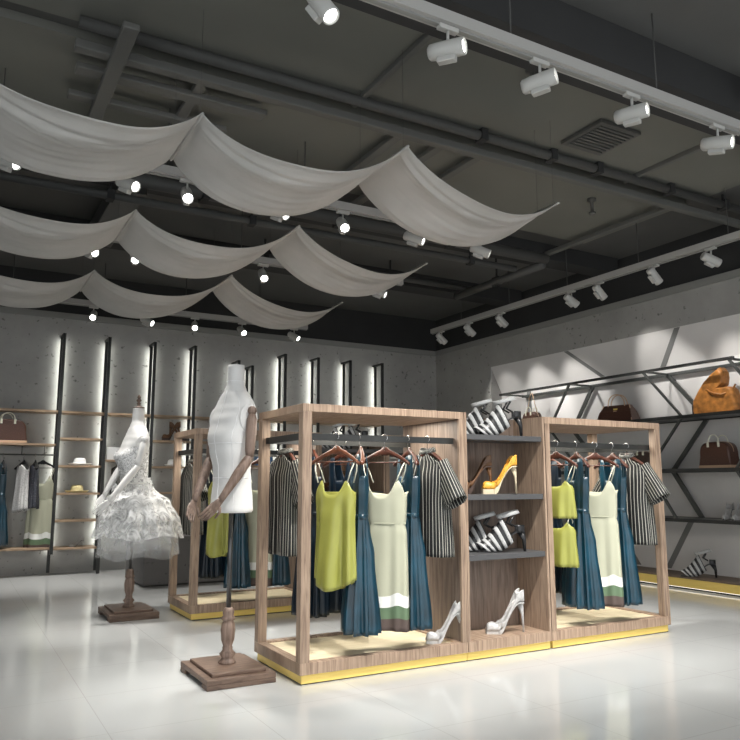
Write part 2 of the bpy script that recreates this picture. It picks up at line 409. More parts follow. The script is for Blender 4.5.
def make_spot():
    t = thing('track_spotlight', 'x', 'spotlight')
    q = MB(); q.box(-.06, .06, -.018, .018, -.05, -.026); q.build('adapter', 'spot', t, bevel=.004)
    MB().tube([(0, 0, -.05), (0, 0, -.125)], .009, 8).build('stem', 'spot', t)
    h = bpy.data.objects.new('head', None)
    return t
def head_mesh():
    # axis +X; front at +X
    q = MB()
    X = Matrix.Rotation(PI / 2, 4, 'Y')
    q.lathe([(.036, -.115), (.046, -.105), (.05, -.06), (.05, .095), (.047, .10), (.042, .10), (.038, .082)], 20, X=X)
    return q
spots_done = {}
def spot(x, y, ztrack, aim, label, group, energy, along='x', cone=55):
    key = (tuple(round(a, 3) for a in aim), along)
    if key in spots_done:
        t = dup(spots_done[key], (x, y, ztrack), label, group)
    else:
        t = thing('track_spotlight', label, 'spotlight', (x, y, ztrack), group=group)
        q = MB()
        q.box(-.065, .065, -.02, .02, -.055, -.026, X=(T(rz=PI / 2) if along == 'y' else None)); q.build('adapter', 'spot', t, bevel=.004)
        MB().tube([(0, 0, -.055), (0, 0, -.125)], .009, 8).build('stem', 'spot', t)
        a = Vector(aim).normalized(); rot = a.to_track_quat('X', 'Z').to_matrix().to_4x4()
        X = Matrix.Translation((0, 0, -.165)) @ rot
        q = head_mesh(); q.v = [tuple(X @ Vector(p)) for p in q.v]; q.build('lamp_housing', 'spot', t)
        q = MB(); q.lathe([(.0385, 0), (.0385, .004)], 20, X=X @ Matrix.Translation((.082, 0, 0)) @ Matrix.Rotation(PI / 2, 4, 'Y')); q.build('lamp_lens', 'lens', t)
        q = MB(); q.box(-.06, .05, -.025, .025, -.078, -.045, X=X); q.build('driver_box', 'spot', t, bevel=.006)
        spots_done[key] = t
    if energy:
        a = Vector(aim).normalized()
        L = bpy.data.lights.new('spot_light', 'SPOT'); L.energy = energy; L.spot_size = math.radians(cone); L.spot_blend = .6
        L.color = (1, .975, .93); L.shadow_soft_size = .05
        lo = bpy.data.objects.new('spot_light', L); COL.objects.link(lo); lo.parent = t
        p = Vector((0, 0, -.165)) + a * .125; lo.location = p
        lo.rotation_euler = a.to_track_quat('-Z', 'Y').to_euler()
    return t
def clear_lights_from(o): pass
gt = 'spotlights on the top light track'
for i, (x, aim, lb) in enumerate(((1.50, (.25, -.45, -.75), 'spotlight at the top edge of the picture with its lamp facing down'),
    (2.29, (.6, -.87, -.05), 'large cylindrical spotlight nearest the top centre, lying level'),
    (2.98, (.53, -.9, .1), 'spotlight second from the top centre, tilted upward'),
    (3.79, (.43, -.95, -.02), 'level cylindrical spotlight above the square ceiling diffuser'),
    (4.68, (.35, -.95, -.2), 'spotlight at the right end of the top track'))):
    spot(x, 3.15, 3.9, aim, lb, gt, 0)
ga = 'spotlights behind the front draped cloth'
lbA = ['partly hidden spotlight at the far left of the front cloth', 'glowing spotlight right under the left swag of the front cloth', 'glowing spotlight under the first peak of the front cloth', 'spotlight just showing below the middle swag of the front cloth', 'glowing spotlight under the second peak of the front cloth', 'spotlight peeping out below the right swag of the front cloth', 'spotlight at the right end of the front cloth']
for x, lb, aim in zip((.218, 1.107, 1.596, 2.44, 3.094, 3.909, 4.741), lbA, [(.55, -.6, -.35), (.5, -.7, -.4), (-.1, -.75, -.6), (.4, -.75, -.4), (-.15, -.75, -.6), (.6, -.6, -.35), (.65, -.55, -.4)]):
    spot(x, 6.0, 3.9, aim, lb, ga, 0)
gb = 'spotlights behind the second draped cloth'
lbB = ['glowing spotlight at the far left under the second cloth', 'glowing spotlight under the left swag of the second cloth', 'glowing spotlight under the first peak of the second cloth', 'spotlight showing below the middle swag of the second cloth', 'glowing spotlight under the second peak of the second cloth', 'spotlight mostly behind the right swag of the second cloth', 'spotlight at the right end of the second cloth']
for x, lb, aim in zip((.293, 1.127, 1.59, 2.401, 3.066, 3.812, 4.651), lbB, [(.3, -.7, -.5), (.4, -.7, -.4), (-.1, -.75, -.6), (.4, -.75, -.4), (-.1, -.75, -.6), (.5, -.7, -.4), (.65, -.55, -.4)]):
    spot(x, 8.0, 3.9, aim, lb, gb, 0)
gc = 'spotlights on the rearmost track'
lbC = ['rear spotlight above the first mannequin gap, leftmost of the row', 'rear spotlight second from left, turned sideways', 'rear spotlight in the middle of the row', 'rear spotlight second from right in its row', 'rear spotlight at the right end of its row']
for x, lb, aim in zip((1.675, 2.455, 3.181, 3.953, 4.867), lbC, [(-.2, -.8, -.5), (.6, -.6, -.4), (-.2, -.8, -.5), (.1, -.8, -.5), (.5, -.65, -.45)]):
    spot(x, 11.2, 3.9, aim, lb, gc, 0)
gr = 'spotlights along the right wall'
lbR = ['farthest spotlight on the right wall track', 'second farthest spotlight on the right wall track', 'third farthest spotlight on the right wall track', 'middle spotlight on the right wall track, fourth from the back corner', 'spotlight fifth from the back corner on the right wall track', 'spotlight sixth from the back corner on the right wall track', 'nearest spotlight on the right wall track in the picture']
for y, lb, aim in zip((10.17, 9.38, 8.58, 7.12, 6.62, 5.76, 5.0), lbR, [(.7, -.1, -.62)] * 3 + [(.72, -.2, -.5)] + [(.7, -.05, -.68)] * 2 + [(.8, -.3, -.35)]):
    spot(7.15, y, 3.9, aim, lb, gr, WALL_E, 'y', 46)
for x, y in ((7.15, 4.1), (7.15, 3.2)):
    pass
# the light the ceiling spots throw (one lamp beneath each fixture's mouth)
def throw(x, y, tgt, e, cone=60, blend=.8):
    L = bpy.data.lights.new('spot_and_fill_throw', 'SPOT'); L.energy = e; L.spot_size = math.radians(cone); L.spot_blend = blend
    L.color = (1, .975, .93); L.shadow_soft_size = .06
    lo = bpy.data.objects.new('spot_and_fill_throw', L); COL.objects.link(lo); lo.location = (x, y, 3.66)
    lo.rotation_euler = (Vector(tgt) - lo.location).to_track_quat('-Z', 'Y').to_euler()
for x, y, tg, e in (
    (1.50, 3.0, (1.2, 4.3, 0), .7), (2.29, 3.0, (2.6, 4.7, .2), 2.6), (2.98, 3.0, (3.4, 4.7, .2), 2.2), (3.79, 3.0, (4.6, 4.7, .1), 2.4), (4.75, 3.0, (5.4, 4.5, .2), 2.4),
    (1.107, 5.85, (.8, 4.7, 0), .4), (1.596, 5.85, (1.7, 5.1, .8), 1.2), (2.44, 6.1, (2.6, 5.0, 0), 2), (3.094, 6.1, (3.2, 5.0, 0), 1.6), (3.909, 6.1, (4.7, 5.0, 0), 2), (4.741, 6.1, (5.4, 5.0, 0), 1.8),
    (.293, 7.85, (.0, 6.6, 0), 1), (1.127, 7.85, (1.0, 6.8, 0), 1), (1.59, 7.85, (1.7, 7.7, .8), 1.3), (2.401, 7.85, (2.5, 7.5, 0), 1.2), (3.066, 7.85, (3.2, 7.5, 0), 1), (4.651, 7.85, (5.5, 7.3, 0), 1),
    (1.675, 11.0, (1.4, 10.0, 0), 1), (2.455, 11.0, (2.6, 9.4, 0), 1), (3.953, 11.0, (4.4, 9.6, 0), 1)):
    throw(x, y, tg, SPOT_E * e)
# tight pools on the floor and unseen fill lamps added without fixtures
for x, y, tg, e, c in ((1.107, 5.85, (1.15, 4.75, 0), 1.3, 26), (1.127, 7.85, (1.25, 7.2, 0), 1.3, 26), (2.29, 3.0, (2.7, 4.25, 0), 1.0, 26), (4.68, 3.0, (5.1, 4.35, 0), 1.2, 26),
    (.3, 11.0, (.3, 11.3, 0), 1.5, 60), (1.3, 11.0, (1.3, 11.4, 0), 1.5, 60), (2.3, 11.0, (2.2, 11.5, 0), 1.2, 60),  # added lamps, no fixture here, to brighten the floor by the back wall
    (4.6, .8, (5.6, 3.0, 0), 1.8, 75), (3.0, .8, (3.4, 2.6, 0), 1.2, 70), (7.0, 6.6, (7.0, 6.6, 0), .8, 70)):  # first two: unseen lamps added behind the viewer to lift the dark near floor
    throw(x, y, tg, SPOT_E * e, c)

# ------------------------------------------------------------------ draped cloths
def make_cloth(yn, yf, label):
    """yn / yf: near and far edge at each of the five rods"""
    xs = [-1.75, -.17, 1.27, 2.69, 4.4]
    bot_n = [3.46, 3.45, 3.41, 3.44]; bot_f = [3.39, 3.39, 3.32, 3.27]
    NV = 44; G = []
    crease = [(.06, .012, .05), (.12, .022, -.02), (.17, .026, .04), (.24, .014, .06), (.50, .005, .05), (.82, .006, -.03)]
    for i in range(4):
        a, b = xs[i], xs[i + 1]; N = 34
        for k in range(N + (1 if i == 3 else 0)):
            t = k / N; x = a + (b - a) * t; row = []
            s = (1 - (2 * t - 1) ** 2) ** .85
            e = math.sin(PI * t)
            for j in range(NV + 1):
                v = j / NV
                vb = v + .03 * e * math.sin(v * PI)
                y0 = yn[i] + (yn[i + 1] - yn[i]) * t; y1 = yf[i] + (yf[i + 1] - yf[i]) * t
                yy = y0 + (y1 - y0) * vb
                zb = bot_n[i] + (bot_f[i] - bot_n[i]) * v
                z = 3.7 + (zb - 3.7) * s
                z += .010 * e * math.sin(v * 9 + t * 2.2 + i) + .0025 * e * math.sin(v * 50 - t * 3)
                for cv, cw, sk in crease:
                    z -= cw * 1.5 * (.25 + .75 * e) * math.exp(-((v - cv - .10 * math.sin(PI * t) - sk * (t - .5)) / .018) ** 2)
                z += .012 * math.sin(x * 4 + v * 6) * e
                row.append((x + .02 * math.sin(v * 9 + i) * e, yy + .02 * e * math.sin(t * 7 + i), z))
            G.append(row)
    q = MB(); q.grid(G)
    t = thing('draped_cloth', label, 'cloth', (0, 0, 0))
    q.build('fabric', 'cloth', t, solid=.005)
    for x, y0, y1 in zip(xs, yn, yf):
        r = MB(); r.tube([(x, y0 - .02, 3.685), (x, y1 + .02, 3.685)], .010, 8); r.build('support_rod', 'cloth', t)
        for yy in (y0 + .05, y1 - .05):
            r = MB(); r.tube([(x, yy, 3.69), (x, yy, ZC - .08)], .0012, 6); r.build('suspension_wire', 'pipe', t)
make_cloth([4.5, 4.42, 4.48, 4.22, 4.50], [5.4, 5.32, 5.24, 4.97, 4.80], 'sheer grey cloth swagged from the ceiling, nearest of the three')
make_cloth([6.5, 6.42, 6.46, 6.12, 6.53], [7.4, 7.38, 7.34, 6.88, 6.80], 'sheer grey cloth swagged from the ceiling, middle of the three')
make_cloth([8.6, 8.55, 8.60, 8.03, 8.55], [9.7, 9.65, 9.6, 8.78, 8.80], 'sheer grey cloth swagged from the ceiling, nearest the back wall')

# ------------------------------------------------------------------ garments
def arms_at(z, hw=.19): pass
def make_hanger(mname='hanger', bar=True, hw=.205):
    t = thing('coat_hanger', 'x', 'hanger')
    q = MB(); pts = [(0, 0, -.11)] + [(0, 0, -.055)] + [(.022 * math.sin(a), 0, -.022 - .022 * math.cos(a) + .0) for a in [PI * k / 6 for k in range(0, 9)]]
    pts = [(0, 0, -.115), (0, 0, -.05)] + [(.025 * math.cos(a), 0, -.018 + .025 * math.sin(a)) for a in [math.radians(d) for d in (-60, -20, 20, 60, 100, 140, 180, 205)]]
    q.tube(pts, .0028, 6); q.build('hook', 'chrome', t)
    q = MB(); G = []
    for i in range(-12, 13):
        u = i / 12; x = hw * u; z = -.115 - .085 * abs(u) ** 1.25 - .012 * u * u; h = .021 * (1 - .35 * abs(u)) + (.012 if abs(u) < .15 else 0); d = .012 + .006 * abs(u); yy = .03 * (1 - u * u) - .02
        G.append([(x, yy + d * math.cos(a), z + h * math.sin(a)) for a in [2 * PI * k / 10 for k in range(10)]])
    q.grid(G, closed=True, capped=True); q.build('shoulder_arms', mname, t)
    if bar:
        q = MB(); q.tube([(-hw * .86, 0, -.2), (hw * .86, 0, -.2)], .005, 8); q.build('cross_bar', mname, t)
    return t
def shell(q, prof, top, hem, n=72, rows=26, folds=9, seed=0, hemf=None, phase=0.0, tilt=0.0):
    """closed flattened tube; prof rows: (z, halfwidth, halfdepth, foldamp)"""
    rnd = random.Random(seed); ph = [rnd.uniform(0, 2 * PI) for _ in range(4)]
    G = []
    for i in range(rows + 1):
        t = i / rows; row = []
        for k in range(n):
            a = 2 * PI * k / n; c, s_ = math.cos(a), math.sin(a)
            zt = top(c, s_); zh = hem + (hemf(c, s_) if hemf else 0)
            z = zt + (zh - zt) * t
            hw, hd, fa = lerp_prof(prof, z)
            f = fa * (math.sin(folds * a + ph[0] + .8 * math.sin(2 * a + ph[1])) + .45 * math.sin((2 * folds + 1) * a + ph[2] + t * 1.5))
            x = (hw + f * .6) * (abs(c) ** .85) * (1 if c > 0 else -1); y = (hd + f) * (abs(s_) ** .8) * (1 if s_ > 0 else -1)
            row.append((x + tilt * t, y, z))
        G.append(row)
    q.grid(G, closed=True, flip=True)
    return q
def strap(q, x0, z0, x1, z1, y=.03, r=.004, w=3):
    q.tube([(x0, -y * .2, z0), ((x0 * .55 + x1 * .45), -y * .9, z0 * .5 + z1 * .5), (x1, -y, z1)], r, 6)
    q.tube([(x0, y * .2, z0), ((x0 * .55 + x1 * .45), y * .9, z0 * .5 + z1 * .5), (x1, y, z1)], r, 6)
# all garments: origin = top of the rail, z negative downward. Hanger ends at z -.212
def g_blue(name, label, m='blue', hem=-1.36, seed=1, flare=.18, scoop=.11):
    t = thing(name, label, 'dress')
    q = MB()
    prof = [(-.14, .15, .035, .0), (-.22, .16, .045, .003), (-.38, .14, .055, .005), (-.58, .12, .05, .006), (-.66, .125, .055, .012), (-.85, .15, .075, .022), (hem, flare, .10, .034)]
    top = lambda c, s: -.30 + (.155 if .42 < abs(c) < .8 else (.155 * max(0, 1 - (.42 - abs(c)) / .12) if abs(c) <= .42 else .155 * max(0, 1 - (abs(c) - .8) / .1))) - (.03 if s < 0 and abs(c) < .4 else 0)
    shell(q, prof, top, hem, folds=11, seed=seed, rows=34)
    q.build('dress_body', m, t, solid=.003)
    q = MB(); G = []
    for z in (-.565, -.60):
        G.append([((.124) * math.cos(a) * 1.0, .058 * math.sin(a), z) for a in [2 * PI * k / 48 for k in range(48)]])
    q.grid(G, closed=True, flip=True); q.build('waistband', m, t, solid=.006)
    return t
def g_beige(label):
    t = thing('strappy_dress', label, 'dress')
    q = MB()
    prof = [(-.30, .17, .04, .0), (-.38, .19, .07, .002), (-.45, .17, .07, .002), (-.62, .165, .06, .004), (-.64, .155, .056, .004), (-.70, .17, .062, .006), (-1.0, .178, .068, .011), (-1.4, .185, .075, .016)]
    top = lambda c, s: (-.445 + .12 * math.exp(-((abs(c) - .62) / .25) ** 2)) if s < 0 else (-.43 + .02 * abs(c))
    shell(q, prof, top, -1.375, folds=5, seed=5, rows=36); q.build('dress_body', 'beige', t, solid=.003)
    for s in (-1, 1): q = MB(); strap(q, s * .17, -.185, s * .112, -.345, .05, .005); q.build('shoulder_strap', 'strap', t)
    q = MB(); q.grid([[((.163) * math.cos(a), .063 * math.sin(a), z) for a in [2 * PI * k / 48 for k in range(48)]] for z in (-.632, -.64)], closed=True, flip=True); q.build('waist_seam', 'beige_plain', t, solid=.003)
    return t
def g_cami(label, name='camisole', hem=-1.03, top0=-.40):
    t = thing(name, label, 'top')
    q = MB(); prof = [(top0 + .06, .15, .03, .0), (top0 - .04, .165, .055, .003), (top0 - .2, .162, .06, .018), (hem, .178, .075, .034)]
    topf = lambda c, s: (top0 - .03 + .10 * math.exp(-((abs(c) - .66) / .28) ** 2)) if s < 0 else top0 - .01
    shell(q, prof, topf, hem, folds=4, seed=9, rows=22, hemf=lambda c, s: -.05 * (1 - c * c) + .03 * abs(c)); q.build('body', 'yellow', t, solid=.003)
    for s in (-1, 1): q = MB(); strap(q, s * .175, -.185, s * .125, top0 + .055, .04, .0045); q.build('shoulder_strap', 'strap', t)
    return t
def g_crop(label):
    t = thing('two_piece_top', label, 'top')
    for nm, a, b in (('upper_piece', -.38, -.64), ('lower_piece', -.72, -1.03)):
        q = MB(); prof = [(a + .06, .13, .03, 0), (a - .04, .15, .055, .003), (b, .16, .06, .012)]
        topf = lambda c, s, a=a: (a + .05 * math.exp(-((abs(c) - .68) / .24) ** 2)) if s < 0 else a - .01
        shell(q, prof, topf, b, folds=5, seed=3, rows=12); o = q.build(nm, 'yellow', t, solid=.003)
        for s in (-1, 1): q = MB(); strap(q, s * (.17 if a > -.5 else .11), -.185 if a > -.5 else -.63, s * .11, a + .04, .04, .004); q.build('shoulder_strap', 'strap', o)
    return t
def g_shirt(label, seed=2):
    t = thing('striped_shirt', label, 'shirt')
    q = MB(); prof = [(-.105, .06, .045, 0), (-.15, .135, .05, .0), (-.20, .215, .06, .0), (-.30, .235, .085, .004), (-.5, .22, .085, .008), (-.87, .235, .095, .014)]
    top = lambda c, s: -.105 - .17 * abs(c) ** 2.2 - (.05 * math.exp(-(c / .25) ** 2) if s < 0 else 0)
    shell(q, prof, top, -.88, folds=5, seed=seed, rows=24); q.build('shirt_body', 'shirt', t, solid=.003)
    for s in (-1, 1):
        q = MB(); G = []
        for i in range(11):
            u = i / 10; cx = s * (.135 + .175 * u); cz = -.215 - .275 * u
            r1 = .085 + .01 * u; r2 = .048 + .02 * u
            d = Vector((s * .175, 0, -.275)).normalized(); nrm = Vector((-d.z, 0, d.x)) 
            G.append([tuple(Vector((cx, 0, cz)) + nrm * (r1 * math.cos(a)) + Vector((0, 1, 0)) * ((r2 + .004 * math.sin(5 * a)) * math.sin(a))) for a in [2 * PI * k / 32 for k in range(32)]])
        q.grid(G, closed=True, flip=(s > 0)); q.build('sleeve', 'sleeve', t, solid=.003)
    q = MB(); G = []
    for zz, rr in ((-.115, 1.0), (-.085, .95), (-.082, .99), (-.112, 1.15)):
        G.append([(rr * .065 * math.cos(a), rr * .05 * math.sin(a) - .0, zz - .02 * max(0, -math.sin(a))) for a in [2 * PI * k / 32 for k in range(32)]])
    q.grid(G, closed=True, flip=True); q.build('collar', 'shirt', t, solid=.003)
    return t
def g_simple(name, label, cat, m, hem=-.75, hw=.15, sleeves=False):
    t = thing(name, label, cat)
    q = MB(); prof = [(-.13, .06, .04, 0), (-.2, hw, .05, .0), (-.4, hw * .95, .06, .006), (hem, hw * 1.15, .07, .016)]
    shell(q, prof, lambda c, s: -.13 - .1 * abs(c) ** 2 - (.05 * math.exp(-(c / .3) ** 2) if s < 0 else 0), hem, folds=7, seed=13, rows=18, hemf=lambda c, s: .03 * c); q.build('body', m, t, solid=.003)
    return t
def put(t, x, y, z, rz, label=None, group=None):
    t.location = (x, y, z); t.rotation_euler.z = rz
    if label: t['label'] = label
    if group: t['group'] = group
    return t

BARY, BARZ = 4.715, 1.652
protos = dict(shirt=g_shirt('x'), navy=g_blue('sleeveless_dress', 'x', 'navy', -1.34, 4, .16), blue=g_blue('sleeveless_dress', 'x', 'blue', -1.37, 1), cami=g_cami('x'), beige=g_beige('x'), crop=g_crop('x'))
hang_p = dict(dark=make_hanger('hanger'), red=make_hanger('hanger_l'))
used = set()
def place(kind, x, y, rz, label, group, z=BARZ, store=protos):
    p = store[kind]
    if id(p) not in used:
        used.add(id(p)); put(p, x, y, z, rz, label, group); p['group'] = group; return p
    return dup(p, (x, y, z), label, group, (0, 0, rz))
RY = YREAR = 5.335
UNIT1 = [  # kind, X, turn (deg), what, hanger, where, rail
    ('shirt', 2.265, -86, 'black cream striped shirt', 'dark', 'on the rear rail at the left end', 1),
    ('navy', 2.49, -96, 'dark navy sleeveless dress', 'dark', 'behind the yellow camisole', 1),
    ('cami', 2.385, -62, 'lime yellow camisole with thin straps', 'red', 'beside the corner post', 0),
    ('blue', 2.575, -108, 'teal blue flared dress', 'red', 'left of the beige dress', 0),
    ('navy', 2.77, -70, 'dark navy scoop neck dress', 'dark', 'behind the beige neckline', 1),
    ('beige', 2.785, -54, 'beige strappy dress with banded hem', 'dark', 'in the middle', 0),
    ('blue', 2.99, -98, 'teal blue flared dress', 'dark', 'right of the beige dress', 0),
    ('shirt', 3.165, -82, 'black cream striped shirt', 'dark', 'at the right end', 0),
]
UNIT3 = [
    ('crop', 4.47, -72, 'lime yellow two-piece crop top', 'dark', 'at the left end', 0),
    ('navy', 4.60, -100, 'dark navy sleeveless dress', 'dark', 'behind the yellow two-piece', 1),
    ('blue', 4.70, -100, 'teal blue flared dress', 'dark', 'beside the yellow two-piece', 0),
    ('navy', 4.93, -72, 'dark navy scoop neck dress', 'dark', 'behind the beige neckline', 1),
    ('beige', 4.93, -60, 'beige strappy dress with banded hem', 'dark', 'in the middle', 0),
    ('blue', 5.14, -96, 'teal blue flared dress', 'dark', 'right of the beige dress', 0),
    ('shirt', 5.33, -82, 'black cream striped shirt', 'dark', 'at the right end', 0),
]
def garments(dx, dy, unit, wh, gh):
    for kind, x, rz, what, hk, where, rear in unit:
        yy = (YREAR if rear else BARY) + dy
        place(kind, x + dx, yy, D(rz), '%s %s, %s' % (what, where, wh), 'garments on ' + gh)
        sh = {'shirt': 'shirt', 'navy': 'navy dress', 'cami': 'camisole', 'crop': 'two-piece', 'beige': 'beige dress', 'blue': 'blue dress'}[kind]
        place(hk, x + dx, yy, D(rz), '%s hanger of the %s %s, %s' % ('brown' if hk == 'red' else 'dark', sh, where, wh), 'hangers on ' + gh, store=hang_p)

# ------------------------------------------------------------------ display units
ZTOP, YF, YBK = 1.845, 4.61, 5.44
def frame_unit(xa, xb, panel, label, group):
    """local origin at (xa, YF, 0)"""
    W = xb - xa; Dp = YBK - YF; P = .07
    t = thing('garment_display_frame', label, 'display frame', (xa, YF, 0), group=group)
    MB().box(0, W, 0, Dp, ZTOP - .055, ZTOP).build('top_board', 'wood_h', t, bevel=.003)
    q = MB(); q.box(0, W, 0, P, .065, .14); q.box(0, W, Dp - P, Dp, .065, .14); q.box(0, P, P, Dp - P, .065, .14); q.box(W - P, W, P, Dp - P, .065, .14)
    q.build('base_frame', 'wood_h', t, bevel=.003)
    MB().box(P, W - P, P, Dp - P, .07, .128).build('base_board', 'wood_floor', t)
    MB().box(.02, W - (.02 if panel == 'L' else 0.0), .02, Dp - .02, .008, .065).build('brass_plinth', 'brass', t)
    MB().box(.03, W - .01, .03, Dp - .03, .0, .008).build('plinth_foot', 'black', t)
    def post(x, y): MB().box(x, x + P, y, y + P, .14, ZTOP - .055).build('post', 'wood_v', t, bevel=.003)
    left = panel == 'L'
    for y in (0, Dp - P):
        post(0 if not left else W - P, y)
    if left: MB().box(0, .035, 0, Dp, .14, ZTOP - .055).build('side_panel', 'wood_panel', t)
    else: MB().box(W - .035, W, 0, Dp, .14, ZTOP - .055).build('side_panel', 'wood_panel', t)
    # front faces of the panel side
    for y in (0,):
        a = 0 if left else W - .05
        MB().box(a, a + .05, -.003, .02, .14, ZTOP - .055).build('panel_edge', 'wood_v', t)
    q = MB(); yb = BARY - YF; a = .036 if left else P * .4; b = W - (P * .4 if left else .036)
    q.box(a, b, yb - .015, yb + .015, BARZ - .05, BARZ - .004); q.box(a, b, Dp - .12, Dp - .09, BARZ - .05, BARZ - .004)
    xs = b - .02 if left else a + .005
    q.box(xs - .0, xs + .025, P, Dp - P, BARZ - .05, BARZ - .004)
    q.build('hanging_rail', 'blackmetal', t)
    L = bpy.data.lights.new('frame_fill_light', 'AREA'); L.shape = 'RECTANGLE'; L.size = W - .2; L.size_y = .5; L.energy = FRAME_FILL_E; L.color = (1, .95, .84)  # added fill lamp, not a fitting of the frame; brightens base board and garments
    lo = bpy.data.objects.new('frame_fill_light', L); COL.objects.link(lo); lo.parent = t; lo.location = (W / 2, Dp / 2, ZTOP - .062)
    return t
def shelf_unit(xa, xb, label, group):
    W = xb - xa; Dp = YBK - YF; yb = .36
    t = thing('shoe_display_shelf', label, 'display shelf', (xa, YF, 0), group=group)
    q = MB(); q.box(0, W, 0, .03, .066, .14); q.build('base_frame', 'wood_h', t)
    MB().box(.0, W, .031, Dp, .066, .1395).build('base_board', 'wood_h', t)
    MB().box(.0, W, .02, Dp - .02, .008, .065).build('brass_plinth', 'brass', t)
    MB().box(.0, W, .03, Dp - .03, .0, .008).build('plinth_foot', 'black', t)
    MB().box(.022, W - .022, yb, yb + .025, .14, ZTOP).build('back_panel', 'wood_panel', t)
    for x in (0, W - .02):
        MB().box(x, x + .02, 0, Dp, .14, ZTOP).build('side_panel', 'wood_v', t)
    for z in (1.68, 1.215, .76):
        MB().box(.021, W - .021, .015, yb, z - .042, z).build('shelf', 'charcoal', t, bevel=.003)
        MB().box(.021, W - .021, yb + .026, Dp - .015, z - .042, z).build('shelf', 'charcoal', t, bevel=.003)
    return t
G2 = (.03, 2.63)
frame_unit(2.078, 3.435, 'R', 'oak garment frame on brass plinth at left of the near island', 'oak garment frames of the near island')
shelf_unit(3.44, 4.255, 'narrow oak shoe shelf between the two near garment frames', None)
frame_unit(4.26, 5.66, 'L', 'oak garment frame on brass plinth at right of the near island', 'oak garment frames of the near island')
frame_unit(2.078 + G2[0], 3.435 + G2[0], 'R', 'oak garment frame of the rear island, behind the standing torso', 'oak garment frames of the rear island').location.y += G2[1]
shelf_unit(3.44 + G2[0], 4.255 + G2[0], 'oak shoe shelf in the rear island, seen through the near frame', None).location.y += G2[1]
frame_unit(4.26 + G2[0], 5.66 + G2[0], 'L', 'oak garment frame at the right end of the rear island', 'oak garment frames of the rear island').location.y += G2[1]
garments(0, 0, UNIT1, 'near left frame', 'the near left frame')
garments(0, 0, UNIT3, 'near right frame', 'the near right frame')
garments(*G2, UNIT1, 'rear left frame', 'the rear left frame')

# ------------------------------------------------------------------ shoes (toe towards -X, origin at sole centre, length ~.24)
def foot_curve(u, heel=.115):
    """u 0 toe .. 1 heel: height of the sole"""
    return heel * smooth01((u - .28) / .62)
def shoe_pump(label, m, msole, platform=.0, heel=.12, mheel=None):
    t = thing('high_heel_pump', label, 'shoe'); L = .235
    def half(u): 
        return .012 + .028 * math.sin(PI * min(1, u / .62) * .5) if u < .3 else (.0385 - .012 * math.sin(PI * (u - .3) / .7) + (-.004 if u > .9 else 0))
    q = MB(); G = []; N = 22; 
    def topz(u): return platform + foot_curve(u, heel) + (.035 + .012 * math.sin(PI * u / .3) if u < .3 else (.045 - .028 * smooth01((u - .3) / .2) + .05 * smooth01((u - .62) / .38)))
    for i in range(N + 1):
        u = i / N; x = -L / 2 + L * u * .93; b = platform + foot_curve(u, heel); h = half(u); zt = topz(u) if u > .02 else b + .012
        closed = u < .32
        row = []
        for k in range(13):
            a = PI * k / 12  # from -y over top/bottom to +y (outer skin below the opening)
            c = math.cos(a)
            if closed: row.append((x, -h * c, b + (zt - b) * math.sin(a) ** .7))
            else:
                # sides rise, middle is the footbed
                s_ = abs(c)
                row.append((x, -h * (1 if s_ > .45 else s_ / .45) * (1 if c > 0 else -1), b + .004 + (zt - b) * max(0, (s_ - .45) / .55) ** .9 if s_ > .45 else b + .004))
                if s_ > .45: row[-1] = (x, -h * (1.0 - .12 * (s_ - .45)) * (1 if c > 0 else -1), b + .004 + (zt - b) * ((s_ - .45) / .55))
        if not closed:
            # re-order so outer skin goes down from rim: rim at k=0 and 12
            pass
        G.append(row)
    q.grid(G); 
    # heel cup
    q.build('upper', m, t, solid=.0035)
    q = MB(); G = []
    for i in range(N + 1):
        u = i / N; x = -L / 2 + L * u * .93; b = platform + foot_curve(u, heel); h = half(u) * 1.02; th = .005 + (platform if u < .42 else platform * max(0, 1 - (u - .42) / .14))
        G.append([(x, -h, b - th), (x, h, b - th), (x, h, b + .002), (x, -h, b + .002)])
    q.grid(G, closed=True, capped=True, smooth=False, flip=True); q.build('sole', msole, t)
    q = MB(); q.tube([(L / 2 - .03, 0, heel + platform - .004), (L / 2 - .016, 0, heel * .55 + platform), (L / 2 - .012, 0, 0)], [.020, .008, .0055], 10); q.build('heel', mheel or m, t)
    q = MB(); G = []
    xh = -L / 2 + L * .93
    for zf in (0, .35, .7, 1):
        G.append([(xh - .03 + .034 * math.cos(a) * (1 - .1 * zf), .025 * math.sin(a), platform + heel + .002 + .05 * zf) for a in [-PI / 2 + PI * k / 10 for k in range(11)]])
    q.grid(G, flip=True); q.build('heel_cup', m, t, solid=.003)
    return t
